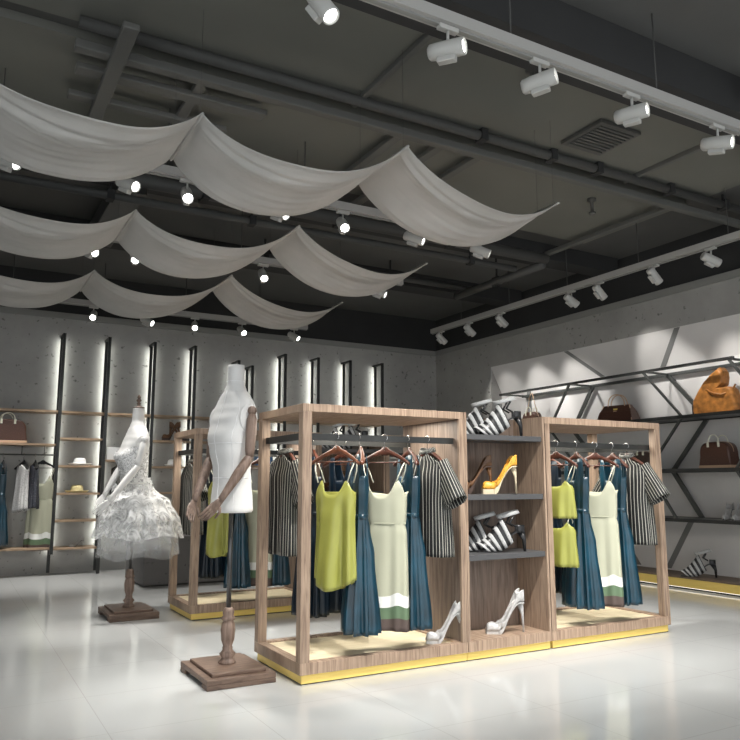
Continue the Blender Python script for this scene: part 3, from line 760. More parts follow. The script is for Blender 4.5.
def shoe_zebra(label):
    t = thing('zebra_strap_sandal', label, 'shoe'); L = .245; H = .125
    q = MB(); G = []
    for i in range(19):
        u = i / 18; x = -L / 2 + L * u * .93; b = foot_curve(u, H) + .012; h = .03 + .008 * math.sin(PI * min(1, u / .5)) - .008 * smooth01((u - .4) / .4)
        if u < .08: h *= .75
        G.append([(x, -h, b - .01), (x, h, b - .01), (x, h, b), (x, -h, b)])
    q.grid(G, closed=True, capped=True, smooth=False, flip=True); q.build('sole', 'black', t)
    q = MB(); q.tube([(L / 2 - .03, 0, H + .005), (L / 2 - .014, 0, H * .6), (L / 2 - .012, 0, 0)], [.02, .010, .007], 10); q.build('heel', 'black', t)
    def arch(u0, u1, hfun, e, n=6):
        G = []
        for k in range(17):
            a = PI * k / 16; c = math.cos(a); sn = math.sin(a) ** .75; row = []
            for j in range(n):
                u = u0 + (u1 - u0) * j / (n - 1); x = -L / 2 + L * (u + .10) - .045 * sn; b = foot_curve(u, H) + .006
                row.append((x, -(.044 + e) * c * (1 - .1 * sn), b + (hfun(u) + e) * sn))
            G.append(row)
        return G
    hf = lambda u: .048 + .10 * smooth01((u - .05) / .55)
    q = MB(); q.grid(arch(.10, .60, hf, 0, 10), flip=True); q.build('vamp', 'black', t, solid=.003)
    for i in range(5):
        u0 = .085 + .11 * i
        q = MB(); q.grid(arch(u0, u0 + .055, hf, .005, 4), flip=True); q.build('foot_band', 'zebra', t, solid=.004)
    # heel counter
    G = []
    for zf in range(5):
        G.append([(L / 2 - .05 + .038 * math.cos(a), .028 * math.sin(a), H + .004 + .045 * zf / 4) for a in [-PI / 2 + PI * k / 10 for k in range(11)]])
    q = MB(); q.grid(G, flip=True); q.build('heel_counter', 'black', t, solid=.004)
    # ankle cuff
    G = []
    for zf in range(4):
        G.append([(L / 2 - .085 + .052 * math.cos(a) - .01 * zf / 3, .034 * math.sin(a), .235 + .024 * zf / 3 + .02 * math.cos(a)) for a in [2 * PI * k / 20 for k in range(20)]])
    q = MB(); q.grid(G, closed=True, flip=True); q.build('ankle_cuff', 'zebra', t, solid=.004)
    q = MB()
    for s in (-1, 1): q.tube([(L / 2 - .06, .03 * s, H + .04), (L / 2 - .09, .034 * s, .19), (L / 2 - .07, .034 * s, .238)], .006, 6)
    q.tube([(-.02, 0, .14), (.01, 0, .19), (L / 2 - .13, 0, .24)], .007, 6)
    q.build('ankle_straps', 'black', t)
    return t
S = dict(zebra=shoe_zebra('x'), leo=shoe_pump('x', 'leopard', 'cream', .03, .14, 'cream'), bro=shoe_pump('x', 'brownleo', 'bagdark', .03, .14), sil=shoe_pump('x', 'silver', 'silver', .015, .15), grey=shoe_pump('x', 'silver', 'shoe_in', .0, .10))
def pshoe(kind, x, y, z, rz, label, group, s=1.0):
    o = place(kind, x, y, rz, label, group, z=z, store=S); o.scale = (s * 1.3, s, s * .9) if kind == 'zebra' else (s, s, s); return o
for dx, dy, wh in ((0, 0, 'the near shoe shelf'), (G2[0], G2[1], 'the rear shoe shelf')):
    g = 'shoes on ' + wh
    for z, lv in ((1.681, 'top'), (.761, 'lowest charcoal')):
        pshoe('zebra', 3.90 + dx, 4.76 + dy, z, D(-22), 'zebra sandal, front of its pair, on the %s board of %s' % (lv, wh), g, 1.32)
        pshoe('zebra', 3.76 + dx, 4.88 + dy, z, D(-26), 'zebra sandal, rear of its pair, on the %s board of %s' % (lv, wh), g, 1.25)
    pshoe('leo', 3.90 + dx, 4.76 + dy, 1.216, D(-18), 'gold leopard print platform pump lit on %s' % wh, g, 1.3)
    pshoe('bro', 3.72 + dx, 4.86 + dy, 1.216, D(-22), 'dark brown leopard platform pump behind the gold one on %s' % wh, g, 1.3)
    pshoe('sil', 3.90 + dx, 4.74 + dy, .141, D(-18), 'pearl silver high heel pump on the wooden base of %s' % wh, g, 1.4)
pshoe('sil', 3.29, 4.70, .141, D(-16), 'pearl silver high heel pump inside the near left frame by its side panel', 'silver pumps', 1.25)

# ------------------------------------------------------------------ mannequins (face -X; origin on floor)
def torso_grid(bottom=1.10, fine=True):
    #  z, half width (y), half depth (x), x offset (forward is -x)
    P = [(2.15, .056, .056, .012), (2.02, .060, .060, .012), (1.96, .084, .072, .01), (1.92, .125, .085, .01), (1.87, .172, .095, .01), (1.82, .198, .108, .005), (1.74, .192, .118, -.012), (1.62, .178, .132, -.03), (1.54, .168, .126, -.02), (1.40, .148, .112, -.005), (1.30, .15, .115, .0), (1.20, .163, .122, .0), (bottom + .01, .168, .128, .0), (bottom, .16, .12, 0)]
    return P
def body_at(z):
    return lerp_prof([p for p in torso_grid()], z)
def limb(q, pts, rads, n=12):
    q.tube(pts, rads, n)
def hand(side, wrist, dirv, palm_n, s=1.0):
    """returns MB with palm and fingers"""
    q = MB(); d = Vector(dirv).normalized(); n = Vector(palm_n).normalized(); w_ = d.cross(n).normalized(); p = Vector(wrist)
    G = []
    for u, hw, hd in ((-.01, .022, .018), (.02, .028, .016), (.055, .038, .014), (.09, .040, .012), (.10, .036, .009)):
        G.append([tuple(p + d * u * s + w_ * (hw * s * math.cos(a)) + n * (hd * s * math.sin(a))) for a in [2 * PI * k / 14 for k in range(14)]])
    q.grid(G, closed=True, capped=True)
    for i, (off, L) in enumerate(((-.029, .062), (-.010, .074), (.010, .07), (.028, .055))):
        b = p + d * .092 * s + w_ * off * s
        c1 = b + d * L * .45 * s + n * .004 * s; c2 = c1 + (d * .8 + n * .5).normalized() * L * .32 * s; c3 = c2 + (d * .45 + n * .8).normalized() * L * .26 * s
        q.tube([b - d * .02 * s, b, c1, c2, c3], [.0085 * s, .009 * s, .008 * s, .007 * s, .005 * s], 8)
    b = p + d * .03 * s - w_ * .028 * s * side
    q.tube([b, b + (d * .6 - w_ * side * .8).normalized() * .035 * s, b + (d * .85 - w_ * side * .55).normalized() * .07 * s + n * .012 * s], [.012 * s, .010 * s, .006 * s], 8)
    return q
def make_mannequin(loc, label, marm, finial, bot, zs, with_dress, turn, joints):
    t = thing('dress_form_mannequin', label, 'mannequin', loc)
    RT = Matrix.Rotation(turn, 4, 'Z')
    P = torso_grid(); q = MB(); G = []; rows = 60; zt = P[0][0]; zb = P[-1][0]
    for i in range(rows + 1):
        z = zt + (zb - zt) * i / rows; hw, hd, xo = lerp_prof(P, z)
        row = []
        for k in range(40):
            a = 2 * PI * k / 40; c, s_ = math.cos(a), math.sin(a)
            x = xo + hd * (abs(c) ** .9) * (1 if c > 0 else -1)
            y = hw * (abs(s_) ** .85) * (1 if s_ > 0 else -1)
            if with_dress and c < 0:  # bust
                x -= .035 * math.exp(-((z - 1.64) / .075) ** 2) * math.exp(-((abs(y) - .075) / .055) ** 2)
            row.append((x, y, z * zs))
        G.append(row)
    q.grid(G, closed=True, capped=True, flip=True); q.build('torso', 'torso', t)
    # seams
    def ring(z, e=.0015):
        hw, hd, xo = lerp_prof(P, z)
        return [(xo + (hd + e) * (abs(math.cos(a)) ** .9) * (1 if math.cos(a) > 0 else -1), (hw + e) * (abs(math.sin(a)) ** .85) * (1 if math.sin(a) > 0 else -1), z * zs) for a in [2 * PI * k / 40 for k in range(41)]]
    q = MB()
    for z in (1.58, 1.34, 2.03): q.tube(ring(z), .0022, 5)
    for ang in (PI, 0, PI * .72, -PI * .72, PI * .28, -PI * .28):
        pts = []
        for i in range(26):
            z = 1.96 + (1.11 - 1.96) * i / 25; hw, hd, xo = lerp_prof(P, z); c, s_ = math.cos(ang), math.sin(ang)
            pts.append((xo + (hd + .001) * (abs(c) ** .9) * (1 if c > 0 else -1), (hw + .001) * (abs(s_) ** .85) * (1 if s_ > 0 else -1), z * zs))
        q.tube(pts, .0018, 5)
    if not with_dress: q.build('seam_lines', 'seam', t)
    # neck top
    q = MB()
    if finial:
        q.lathe([(.058, 2.15 * zs), (.060, 2.16 * zs), (.03, 2.17 * zs), (.014, 2.185 * zs), (.024, 2.20 * zs), (.012, 2.215 * zs), (.028, 2.235 * zs), (.012, 2.255 * zs), (.020, 2.27 * zs), (.005, 2.30 * zs)], 16, X=T(.012)); q.build('neck_finial', 'basewood', t)
    # arms
    for s in (1, -1):
        o0 = Vector((-.01, s * .205, 1.80 * zs))
        q = MB(); q.lathe([(.075, 0), (.075, .008), (.06, .014)], 20, X=Matrix.Translation((-.005, s * .178, 1.755 * zs)) @ Matrix.Rotation(-s * PI / 2, 4, 'X') @ Matrix.Scale(1.35, 4, (0, 1, 0)))
        q.build('arm_plate', 'torso', t)
        sh = Vector((-.005, s * .222, 1.80 * zs)); el, wr = [Vector(p) for p in joints[s]]
        q = MB(); q.tube([sh + Vector((0, 0, .035)), sh + Vector((0, 0, .022)), sh, sh + Vector((0, 0, -.028))], [.012, .028, .033, .02], 14)
        a = sh + Vector((0, 0, -.02)); L = el - a
        q.tube([a, a + L * .12, a + L * .45, a + L * .85, el], [.024, .036, .038, .033, .026], 14); q.build('upper_arm', marm, t)
        q = MB(); L = wr - el
        q.tube([el - L * .07, el, el + L * .12, el + L * .4, el + L * .85, wr], [.012, .027, .034, .036, .025, .022], 14); q.build('forearm', marm, t)
        d = (wr - el).normalized(); d2 = (d + Vector((-.1, -s * .25, 0))).normalized()
        hand(s, wr + d2 * .006, d2, Vector((-.3, -s * .8, -.35)), 1.05).build('hand', marm, t)
    for ch in t.children: ch.rotation_euler.z = turn
    # stand
    q = MB(); q.tube([(0, 0, .44), (0, 0, 1.12 * zs)], .017, 12); q.build('pole', 'pole', t)
    q = MB(); q.lathe([(.058, .085), (.060, .10), (.045, .115), (.040, .125), (.056, .15), (.034, .175), (.036, .19), (.030, .20), (.045, .24), (.050, .31), (.044, .35), (.036, .365), (.046, .375), (.046, .39), (.036, .40), (.040, .425), (.030, .45), (.02, .455)], 24); q.build('turned_column', 'armwood', t)
    q = MB(); q.box(-.235, .235, -.31, .31, .03, .065); q.box(-.185, .185, -.255, .255, .065, .088)
    q.box(-.235, .235, -.31, -.19, 0, .03); q.box(-.235, .235, .19, .31, 0, .03); q.build('base', 'basewood', t, bevel=.005)
    return t
make_mannequin((1.755, 5.1, 0), 'white torso mannequin with jointed wooden arms on a dark wood stand', 'armwood', False, 1.1, 1.0, False, D(17), {-1: ((-.03, -.235, 1.48), (-.22, -.18, 1.19)), 1: ((-.04, .22, 1.48), (-.22, .13, 1.18))})
make_mannequin((1.66, 7.85, 0), 'white mannequin wearing a lace dress on a dark wood stand', 'armwhite', True, 1.1, .965, True, D(10), {-1: ((-.07, -.245, 1.47), (-.33, -.21, 1.13)), 1: ((-.06, .235, 1.47), (-.24, .18, 1.18))})
# lace dress
def lace_dress(loc, zs):
    t = thing('lace_dress', 'sheer white strapless lace dress with full tulle skirt on the mannequin', 'dress', loc)
    SK = .07
    P = torso_grid(); q = MB(); G = []
    for i in range(22):
        u = i / 21; row = []
        for k in range(48):
            a = 2 * PI * k / 48; c, s_ = math.cos(a), math.sin(a)
            zt = 1.70 + (.03 * math.cos(3 * a)); z = zt + (1.36 - zt) * u; hw, hd, xo = lerp_prof(P, z)
            x = xo + (hd + .012) * (abs(c) ** .9) * (1 if c > 0 else -1); y = (hw + .012) * (abs(s_) ** .85) * (1 if s_ > 0 else -1)
            if c < 0: x -= .035 * math.exp(-((z - 1.64) / .075) ** 2) * math.exp(-((abs(y) - .075) / .055) ** 2)
            row.append((x, y, z * zs))
        G.append(row)
    q.grid(G, closed=True, flip=True); q.build('lace_bodice', 'bodice', t, rotz=D(10))
    def skirt(nm, m, pr_, zt, zb, folds, amp, seed, sub=1):
        rnd = random.Random(seed); p0 = rnd.uniform(0, 6); G = []
        for i in range(25):
            u = i / 24; z = zt + (zb - zt) * u; r = lerp_prof(pr_, z)[0]; row = []
            for k in range(120):
                a = 2 * PI * k / 120
                f = 1 + amp * u * (math.sin(folds * a + p0) + .5 * math.sin((folds * 2 + 3) * a + 2 * p0 + u))
                row.append((r * f * math.cos(a), r * f * 1.02 * math.sin(a), (z + .02 * u * math.sin(5 * a + p0)) * zs))
            G.append(row)
        q = MB(); q.grid(G, closed=True, flip=True); q.v = [(x + SK * (1.37 - z / zs) / .4 if z / zs > .97 else x + SK, y, z) for x, y, z in q.v]; q.build(nm, m, t)
    skirt('lace_overskirt', 'lace', [(1.36, .13), (1.30, .19), (1.15, .33), (.95, .40), (.78, .43)], 1.36, .80, 13, .05, 3)
    skirt('tulle_skirt', 'tulle', [(1.36, .12), (1.25, .20), (1.0, .33), (.75, .38), (.6, .39)], 1.36, .60, 17, .045, 5)
    skirt('tulle_underskirt', 'tulle', [(1.36, .11), (1.25, .17), (1.0, .27), (.66, .33)], 1.35, .68, 11, .05, 8)
    q = MB()
    rnd = random.Random(4)
    for i in range(26):   # lace flowers at the waist
        a = rnd.uniform(0, 2 * PI); z = rnd.uniform(1.28, 1.40); r = .14 + (1.40 - z) * .6
        c = Vector((r * math.cos(a), r * 1.1 * math.sin(a), z * zs))
        for k in range(5):
            b = 2 * PI * k / 5; d = Vector((math.cos(a), math.sin(a), .3)); e1 = Vector((-math.sin(a), math.cos(a), 0)); e2 = Vector((0, 0, 1))
            p1 = c + (e1 * math.cos(b) + e2 * math.sin(b)) * .03 + d * .01; p2 = c + (e1 * math.cos(b + .7) + e2 * math.sin(b + .7)) * .022; p3 = c + (e1 * math.cos(b - .7) + e2 * math.sin(b - .7)) * .022
            q.add([tuple(c), tuple(p2), tuple(p1), tuple(p3)], [(0, 1, 2, 3)])
    o = q.build('lace_flowers', 'white', t, solid=.002); o['kind'] = 'stuff'
lace_dress((1.66, 7.85, 0), .965)

# grey block behind the mannequin
tag(MB().box(2.24, 3.7, 9.82, 10.9, .02, .62).build('display_block', 'plinthgrey', bevel=.006), 'dark grey cement display block standing behind the dressed mannequin', 'display block')

# ------------------------------------------------------------------ back wall shelving
UP = [(1.36, 3.53), (2.01, 3.53), (2.70, 3.52), (3.35, 3.52), (4.09, 3.34), (4.33, 3.27), (4.93, 3.52), (5.56, 3.51), (6.20, 3.51), (6.87, 3.51)]
ordn = ['first from the left', 'second from the left', 'third from the left', 'fourth from the left', 'just left of the torso neck', 'just right of the torso neck', 'first one right of the torso', 'second one right of the torso', 'second from the right', 'rightmost of the row']
for i, (x, zt) in enumerate(UP):
    t = thing('backlit_wall_upright', 'black steel double upright with backlight on the back wall, ' + ordn[i], 'shelf upright', (x, YB, 0), group='backlit uprights on the back wall')
    q = MB(); q.box(-.022, .022, -.105, -.08, .02, zt); q.box(-.022, .022, -.37, -.34, .3 if i == 0 else .0, zt); q.box(-.022, .022, -.37, -.02, zt - .03, zt); q.build('upright_frame', 'blackmetal', t)
    q = MB(); q.box(-.018, .018, -.0795, -.076, .3, zt - .06); q.build('led_strip', 'led', t)
def wshelf(x0, x1, z, label, group='light walnut shelves on the back wall'):
    return tag(MB().box(x0 + .025, x1 - .025, YB - .335, YB - .002, z - .03, z).build('wall_shelf', 'shelfwood', bevel=.003), label, 'wall shelf', group)
tag(MB().box(-2.5, 6.9, YB - .335, YB - .002, 2.34, 2.37).build('wall_shelf', 'shelfwood'), 'long light walnut top shelf crossing all the backlit uprights', 'wall shelf')
wshelf(-2.5, 1.36, 1.88, 'wall shelf carrying the brown dome handbag at far left')
wshelf(-2.5, 1.36, .40, 'low wall shelf under the hanging clothes at far left')
rows5 = [1.975, 1.57, 1.17, .78, .385]
nm = ['highest', 'second highest', 'middle', 'second lowest', 'lowest']
for (a, b, wh) in ((1.36, 2.01, 'in the hat bay'), (2.70, 3.35, 'in the bay right of the lace dress'), (3.35, 4.09, 'in the bay left of the torso')):
    for z, n_ in zip(rows5, nm): wshelf(a, b, z, '%s small walnut shelf %s' % (n_, wh))
wshelf(2.01, 2.70, 1.66, 'walnut shelf behind the shoulder of the dressed mannequin')
wshelf(4.33, 4.93, 1.60, 'walnut shelf carrying the blue handbag behind the torso')
for (a, b, wh) in ((4.93, 5.56, 'first bay right of the torso'), (5.56, 6.20, 'second bay right of the torso'), (6.20, 6.87, 'rightmost bay')):
    wshelf(a, b, 1.57, 'walnut shelf low in the %s' % wh); wshelf(a, b, .9, 'lower walnut shelf in the %s' % wh)
t = thing('hanging_rail', 'steel clothes rail under the handbag shelf at far left', 'clothes rail', (-2.5, YB - .2, 1.72))
MB().tube([(0, 0, 0), (3.84, 0, 0)], .011, 10).build('rail', 'greymetal', t)
q = MB()
for x in (.6, 1.9, 2.9, 3.4, 3.7): q.tube([(x, 0, 0), (x, 0, .13)], .006, 6)
q.build('rail_brackets', 'greymetal', t)
hs = make_hanger('black'); g = 'hangers on the far left rail'
backg = [(g_blue('sleeveless_dress', 'long teal blue dress on the back wall rail at the left edge', 'blue', -1.28, 21), .66, -84, 'blue dress'),
         (g_simple('knit_top', 'grey sequinned top on the back wall rail beside the blue dress', 'top', 'grey_garm', -.82, .15), .93, -70, 'grey top'),
         (g_simple('floral_top', 'dark floral top on the back wall rail', 'top', 'dark_floral', -.80, .15), 1.08, -84, 'dark floral top'),
         (g_beige('sage beige dress hanging last on the back wall rail beside the first upright'), 1.20, -20, 'beige dress')]
for k, (o, x, r, nm_) in enumerate(backg):
    put(o, x if k < 3 else 1.19, YB - .2, 1.73, D(r)); o['group'] = 'clothes on the far left rail'
    lb = 'black hanger with the %s on the back wall rail' % nm_
    xx = o.location.x
    if k == 0: put(hs, xx, YB - .2, 1.73, D(r), lb, g)
    else: dup(hs, (xx, YB - .2, 1.73), lb, g, (0, 0, D(r)))
# cabinet and dark garments behind the dress form
t = thing('hanging_garment', 'dark striped garment hanging in the bay beside the dressed mannequin', 'garment', (2.28, YB - .2, 1.628))
q = MB(); shell(q, [(-.0, .05, .03, 0), (-.1, .12, .04, .004), (-.5, .13, .05, .012), (-.9, .14, .05, .018)], lambda c, s: -.02 - .08 * abs(c), -.85, folds=8, seed=8, rows=16); q.build('body', 'shirt', t, solid=.003)
q = MB(); q.box(2.06, 2.5, YB - .3, YB - .1, 1.661, 1.85); tag(q.build('white_box', 'white', bevel=.004), 'white box on the shelf behind the mannequin shoulder', 'box')
# hats
def hat(m, x, z, label, r=.17, h=.11):
    t = thing('brimmed_hat', label, 'hat', (x, YB - .19, z), group=None)
    q = MB(); q.lathe([(.02, h), (.06, h + .002), (.082, h * .86), (.09, h * .5), (.092, .012), (r * .8, .006), (r * .97, .028), (r, .032), (r * .98, .024), (r * .8, .001), (.09, .0)], 32, ex=1, ey=.85); q.build('crown_and_brim', m, t)
    q = MB(); q.lathe([(.0925, .035), (.0935, .035), (.0945, .012), (.0925, .012)], 32, ey=.85, cap=False); q.build('hat_band', 'ribbon' if m != 'white' else 'strap', t)
hat('white', 1.70, 1.571, 'white brimmed hat on the shelf left of the lace dress')
hat('straw', 1.68, 1.171, 'pale straw hat on the shelf below the white hat')
hat('white', 3.10, 1.571, 'white hat right of the dressed mannequin near the rear frame', .14)
pshoe('grey', 1.72, YB - .2, .386, D(10), 'small pale shoe on the lowest shelf of the hat bay', 'shoes on the back wall', .9)
pshoe('bro', 3.05, YB - .2, 1.976, D(10), 'dark brown platform shoe on the highest shelf beside the rear frame', 'shoes on the back wall', 1.3)
pshoe('bro', 3.17, YB - .14, 1.976, D(150), 'dark brown shoe turned around, behind its mate beside the rear frame', 'shoes on the back wall', 1.3)

# ------------------------------------------------------------------ bags (front faces -Y local, width along X)
def dome_bag(name, label, w, h, d, m, loc, rz, trim_m='bagtan', taper=.95):
    t = thing(name, label, 'handbag', loc, rz)
    pts = []
    for k in range(21):
        a = PI * k / 20; c, s_ = math.cos(a), math.sin(a)
        x = w / 2 * taper * (abs(c) ** .5) * (1 if c > 0 else -1); z = h * (.45 + .55 * (s_ ** .7)); pts.append((x, z))
    pts = [(w / 2, .035)] + pts + [(-w / 2, .035)]
    G = []
    for y, sc_ in ((-d / 2, .93), (-d / 2 + .015, 1), (d / 2 - .015, 1), (d / 2, .93)):
        G.append([(x * (sc_ if z > .04 else 1), y, .035 + (z - .035) * sc_) for x, z in pts])
    q = MB(); q.grid(G, closed=True, capped=True, smooth=False); q.build('bag_body', m, t, bevel=.004)
    MB().box(-w / 2 - .003, w / 2 + .003, -d / 2 - .003, d / 2 + .003, 0, .036).build('leather_base', trim_m, t, bevel=.006)
    for yy in (-d / 2 + .01, d / 2 - .01):
        q = MB(); q.tube([(w * .17 * math.cos(a), yy, h * .93 + (h * .34) * (math.sin(a) ** .8)) for a in [PI * k / 14 for k in range(15)]], .007, 8); o = q.build('handle', 'strap', t)
    q = MB()
    for s in (-1, 1): q.box(s * w * .17 - .015, s * w * .17 + .015, -d / 2 - .006, -d / 2 + .004, h * .80, h * 1.0)
    q.build('handle_tabs', 'strap', t, bevel=.003)
    q = MB(); q.tube([(x, 0, z + .003) for x, z in pts[2:-2]], .004, 6); q.build('zip', trim_m, t)
    return t
dome_bag('dome_handbag', 'brown monogram dome handbag with cream handles on the back wall shelf', .52, .34, .22, 'bagbrown', (.68, YB - .2, 1.881), D(4))
RZ = -PI / 2   # facing -X
dome_bag('dome_handbag', 'brown dome handbag with tan base standing alone under the orange bag', .43, .32, .2, 'bagbrown', (8.26, 5.87, 1.482), RZ)
def satchel(loc, rz):
    t = thing('satchel_handbag', 'brown trapezoid satchel with tan piping on the right wall shelf', 'handbag', loc, rz)
    w, h, d = .56, .25, .26
    G = []
    for z, f, g_ in ((0, 1, 1), (.02, 1.0, 1.02), (h * .6, .88, .7), (h * .95, .74, .3), (h, .72, .22)):
        G.append([(s1 * w / 2 * f, s2 * d / 2 * g_, z) for s1, s2 in ((-1, -1), (1, -1), (1, 1), (-1, 1))])
    q = MB(); q.grid(G, closed=True, capped=True, smooth=False); q.build('bag_body', 'bagbrown', t, bevel=.006)
    q = MB(); f = lambda z: ((1 - .28 * z / h) * w / 2, (1 - .78 * z / h) * d / 2 + .006)
    for s in (-1, 1):
        pts = []
        for i in range(8):
            z = h * i / 7; a, b = f(z); pts.append((s * a, -b, z))
        q.tube(pts, .008, 6)
    a, b = f(h * .62); q.tube([(-a, -b - .004, h * .62), (-a * .4, -b - .006, h * .56), (0, -b - .008, h * .64), (a * .4, -b - .006, h * .56), (a, -b - .004, h * .62)], .008, 6)
    q.build('piping', 'bagtan', t)
    for y in (-.04, .04):
        q = MB(); q.tube([(.13 * math.cos(k * PI / 12), y, h * .93 + .17 * math.sin(k * PI / 12) ** .8) for k in range(13)], .008, 8); q.build('handle', 'bagtan', t)
    q = MB(); q.box(-.03, .03, -.075, -.062, h * .68, h * .80); q.build('lock_plate', 'brass', t)
satchel((8.26, 7.42, 2.15), RZ + .2)
# orange hobo bag
t = thing('hobo_bag', 'large orange tan leather hobo bag with a curved horn-like top', 'handbag', (8.26, 5.80, 2.151), RZ)
out = [(-.33, 0), (-.352, .05), (-.341, .175), (-.261, .296), (-.17, .408), (-.048, .506), (.04, .56), (.066, .567), (.1, .518), (.106, .455), (.088, .37), (.027, .315), (.1, .312), (.181, .316), (.223, .28), (.252, .16), (.29, .03), (.28, 0)]
cx = sum(p[0] for p in out) / len(out)
G = []
for y, f in ((-.09, .88), (-.075, .96), (-.04, 1), (.04, 1), (.075, .96), (.09, .88)):
    G.append([(-.02 + (x + .02) * f, y, .22 + (z - .22) * f if z > .05 else z) for x, z in out])
q = MB(); q.grid(G, closed=True, capped=True, smooth=False); q.build('bag_body', 'bagorange', t, bevel=.008)
q = MB(); q.tube([(.24, -.02, .34), (.20, -.05, .26), (.10, -.11, .22), (-.02, -.115, .25), (-.1, -.11, .30)], .012, 8); q.build('shoulder_strap', 'bagorange', t)
q = MB(); q.box(-.352, -.325, -.08, .08, 0, .13); q.build('side_gusset', 'bagdark', t, bevel=.01)
# small bag far
t = dome_bag('small_handbag', 'small dark brown handbag with a tall strap at the far end of the wall shelf', .34, .30, .16, 'bagbrown', (8.24, 9.2, 2.15), RZ)
q = MB(); q.tube([(-.12, 0, .28), (-.02, 0, .60), (.02, 0, .62), (.12, 0, .28)], .006, 8); q.build('long_strap', 'bagtan', t)
dome_bag('small_handbag', 'small dark bag on the middle shelf behind the right striped shirt', .3, .24, .14, 'bagdark', (8.24, 7.0, 1.482), RZ)
dome_bag('blue_handbag', 'small blue handbag on the back wall shelf behind the torso', .3, .2, .16, 'bluebag', (4.62, YB - .2, 1.601), 0, 'bluebag')

# ------------------------------------------------------------------ right wall shelving
XF, XQ = 8.0, 8.50
def wallshelf(y0, y1, z, label):
    t = thing('steel_wall_shelf', label, 'wall shelf', (XF, y0, z), group='dark steel shelves on the right wall')
    L = y1 - y0
    MB().box(0, XQ - XF, 0, L, -.028, -.004).build('shelf_board', 'greymetal', t)
    q = MB(); q.box(-.02, .012, 0, L, -.042, 0); q.box(XQ - XF - .02, XQ - XF + .01, 0, L, -.042, 0); q.build('edge_rails', 'blackmetal', t)
wallshelf(1.0, 9.75, 2.148, 'dark steel shelf carrying the orange hobo bag and the satchel')
wallshelf(1.0, 9.75, 1.48, 'dark steel shelf carrying the single dome handbag')
wallshelf(1.0, 9.75, .865, 'dark steel shelf just above the brass plinth')
t = thing('steel_rail_frame', 'open pair of dark steel rails at the top of the right wall shelving', 'rail frame', (XF, 5.40, 2.79))
MB().box(-.02, .015, 0, 4.3, -.035, 0).build('front_rail', 'blackmetal', t)
MB().box(XQ - XF - .03, XQ - XF + .015, .05, 4.3, -.04, 0).build('rear_rail', 'greymetal', t)
q = MB()
for y in (.08, 1.32, 2.72, 4.26): q.box(.015, XQ - XF - .03, y - .015, y + .015, -.03, -.005)
q.build('cross_bars', 'greymetal', t)
zl = [2.755, 2.105, 1.437, .82, .17]
def zig(ys, label):
    t = thing('zigzag_strut', label, 'zigzag strut', (XF, ys[0], 2.755), group='zigzag struts of the right wall shelving')
    for nm_, x, wd, m_ in (('front_strut', 0, .035, 'greymetal'), ('rear_strut', XQ - XF - .01, .07, 'greymetal')):
        q = MB()
        for i in range(len(ys) - 1):
            zt = zl[i] - (0 if i == 0 else .0); zb = zl[i + 1] + .043
            if i == 3: break
            q.bar((x, ys[i] - ys[0], zt - 2.755), (x, ys[i + 1] - ys[0], zb - 2.755), .03, wd, up=(0, 1, 0)) if False else q.prism([(0, 0), (1, 0), (1, 1), (0, 1)], 0, 0) if False else q.add(
                [(x + a, y - ys[0], z - 2.755) for a in (-.015, .015) for y, z in ((ys[i] - wd / 2, zt), (ys[i] + wd / 2, zt), (ys[i + 1] + wd / 2, zb), (ys[i + 1] - wd / 2, zb))],
                [(0, 1, 2, 3), (7, 6, 5, 4), (0, 4, 5, 1), (1, 5, 6, 2), (2, 6, 7, 3), (3, 7, 4, 0)])
        q.build(nm_, m_, t)
zig([6.72, 6.18, 6.72, 6.34], 'dark steel zigzag strut between the satchel and the orange bag')
zig([8.10, 8.53, 7.95, 8.45], 'dark steel zigzag strut above the middle of the near right frame')
zig([5.46, 5.02, 5.46, 5.1], 'dark steel zigzag strut touching the right side of the orange bag')
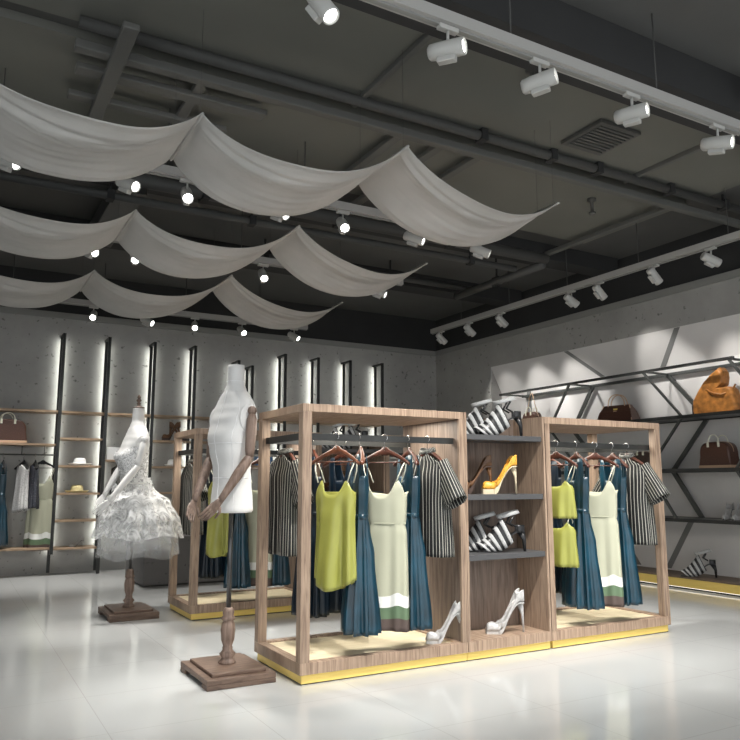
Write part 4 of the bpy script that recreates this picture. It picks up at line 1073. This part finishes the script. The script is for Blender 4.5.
# grey bands on the panel
def band(y0, z0, y1, z1, x0, x1, w_=.09):
    q = MB(); q.add([(x0 - d, y0 - w_ / 2, z0) for d in ()], []) if False else None
    q = MB(); q.add([(x0 - .004, y0 - w_ / 2, z0), (x0 - .004, y0 + w_ / 2, z0), (x1 - .004, y1 + w_ / 2, z1), (x1 - .004, y1 - w_ / 2, z1), (x0 + .01, y0 - w_ / 2, z0), (x0 + .01, y0 + w_ / 2, z0), (x1 + .01, y1 + w_ / 2, z1), (x1 + .01, y1 - w_ / 2, z1)], [(0, 1, 2, 3), (7, 6, 5, 4), (0, 4, 5, 1), (1, 5, 6, 2), (2, 6, 7, 3), (3, 7, 4, 0)])
    return q
nb = 10
for (a, b, c, d_) in ((8.46, 3.355, 7.94, 2.9), (6.40, 3.355, 6.84, 2.9), (4.9, 3.355, 4.5, 2.9)):
    struct(band(a, b, c, d_, 8.324, 8.548).build('trim_%d' % nb, 'grey_band')); nb += 1
for (a, b, c, d_) in ((6.55, .80, 6.95, .17), (7.9, .8, 7.45, .17), (8.3, .8, 8.7, .17)):
    struct(band(a, b, c, d_, 8.548, 8.548).build('trim_%d' % nb, 'grey_band')); nb += 1
struct(MB().box(8.535, 8.549, 9.55, 9.64, .17, 2.9).build('trim_%d' % nb, 'grey_band'))
# plinth
t = thing('brass_front_plinth', 'long low plinth with brass front and walnut top under the bag wall', 'plinth', (8.02, 1.0, 0))
MB().box(0, .525, 0, 9.32, .03, .135).build('brass_front', 'brass', t)
MB().box(-.004, .527, 0, 9.325, .135, .15).build('walnut_top', 'plinthwood', t)
MB().box(.05, .525, 0, 9.3, 0, .03).build('plinth_foot', 'black', t)
MB().box(.01, .03, .05, 9.2, .0245, .0295).build('led_strip', 'led_low', t)
pshoe('zebra', 8.2, 6.22, .151, D(-50), 'zebra striped strappy sandal alone on the brass plinth', 'shoes along the right wall', 1.35)
pshoe('grey', 8.24, 5.80, .866, PI * .0 + .25, 'grey heeled shoe on the lowest steel shelf at the right edge', 'shoes along the right wall', 1.2)
pshoe('grey', 8.24, 5.66, .866, PI * .0 + .15, 'grey heeled shoe at the right edge, nearer of its pair', 'shoes along the right wall', 1.2)

# unused prototypes are removed so nothing is left over at the origin
def kill(o):
    for c in list(o.children): kill(c)
    bpy.data.objects.remove(o)
for st in (protos, hang_p, S):
    for k, o in list(st.items()):
        if id(o) not in used: kill(o)
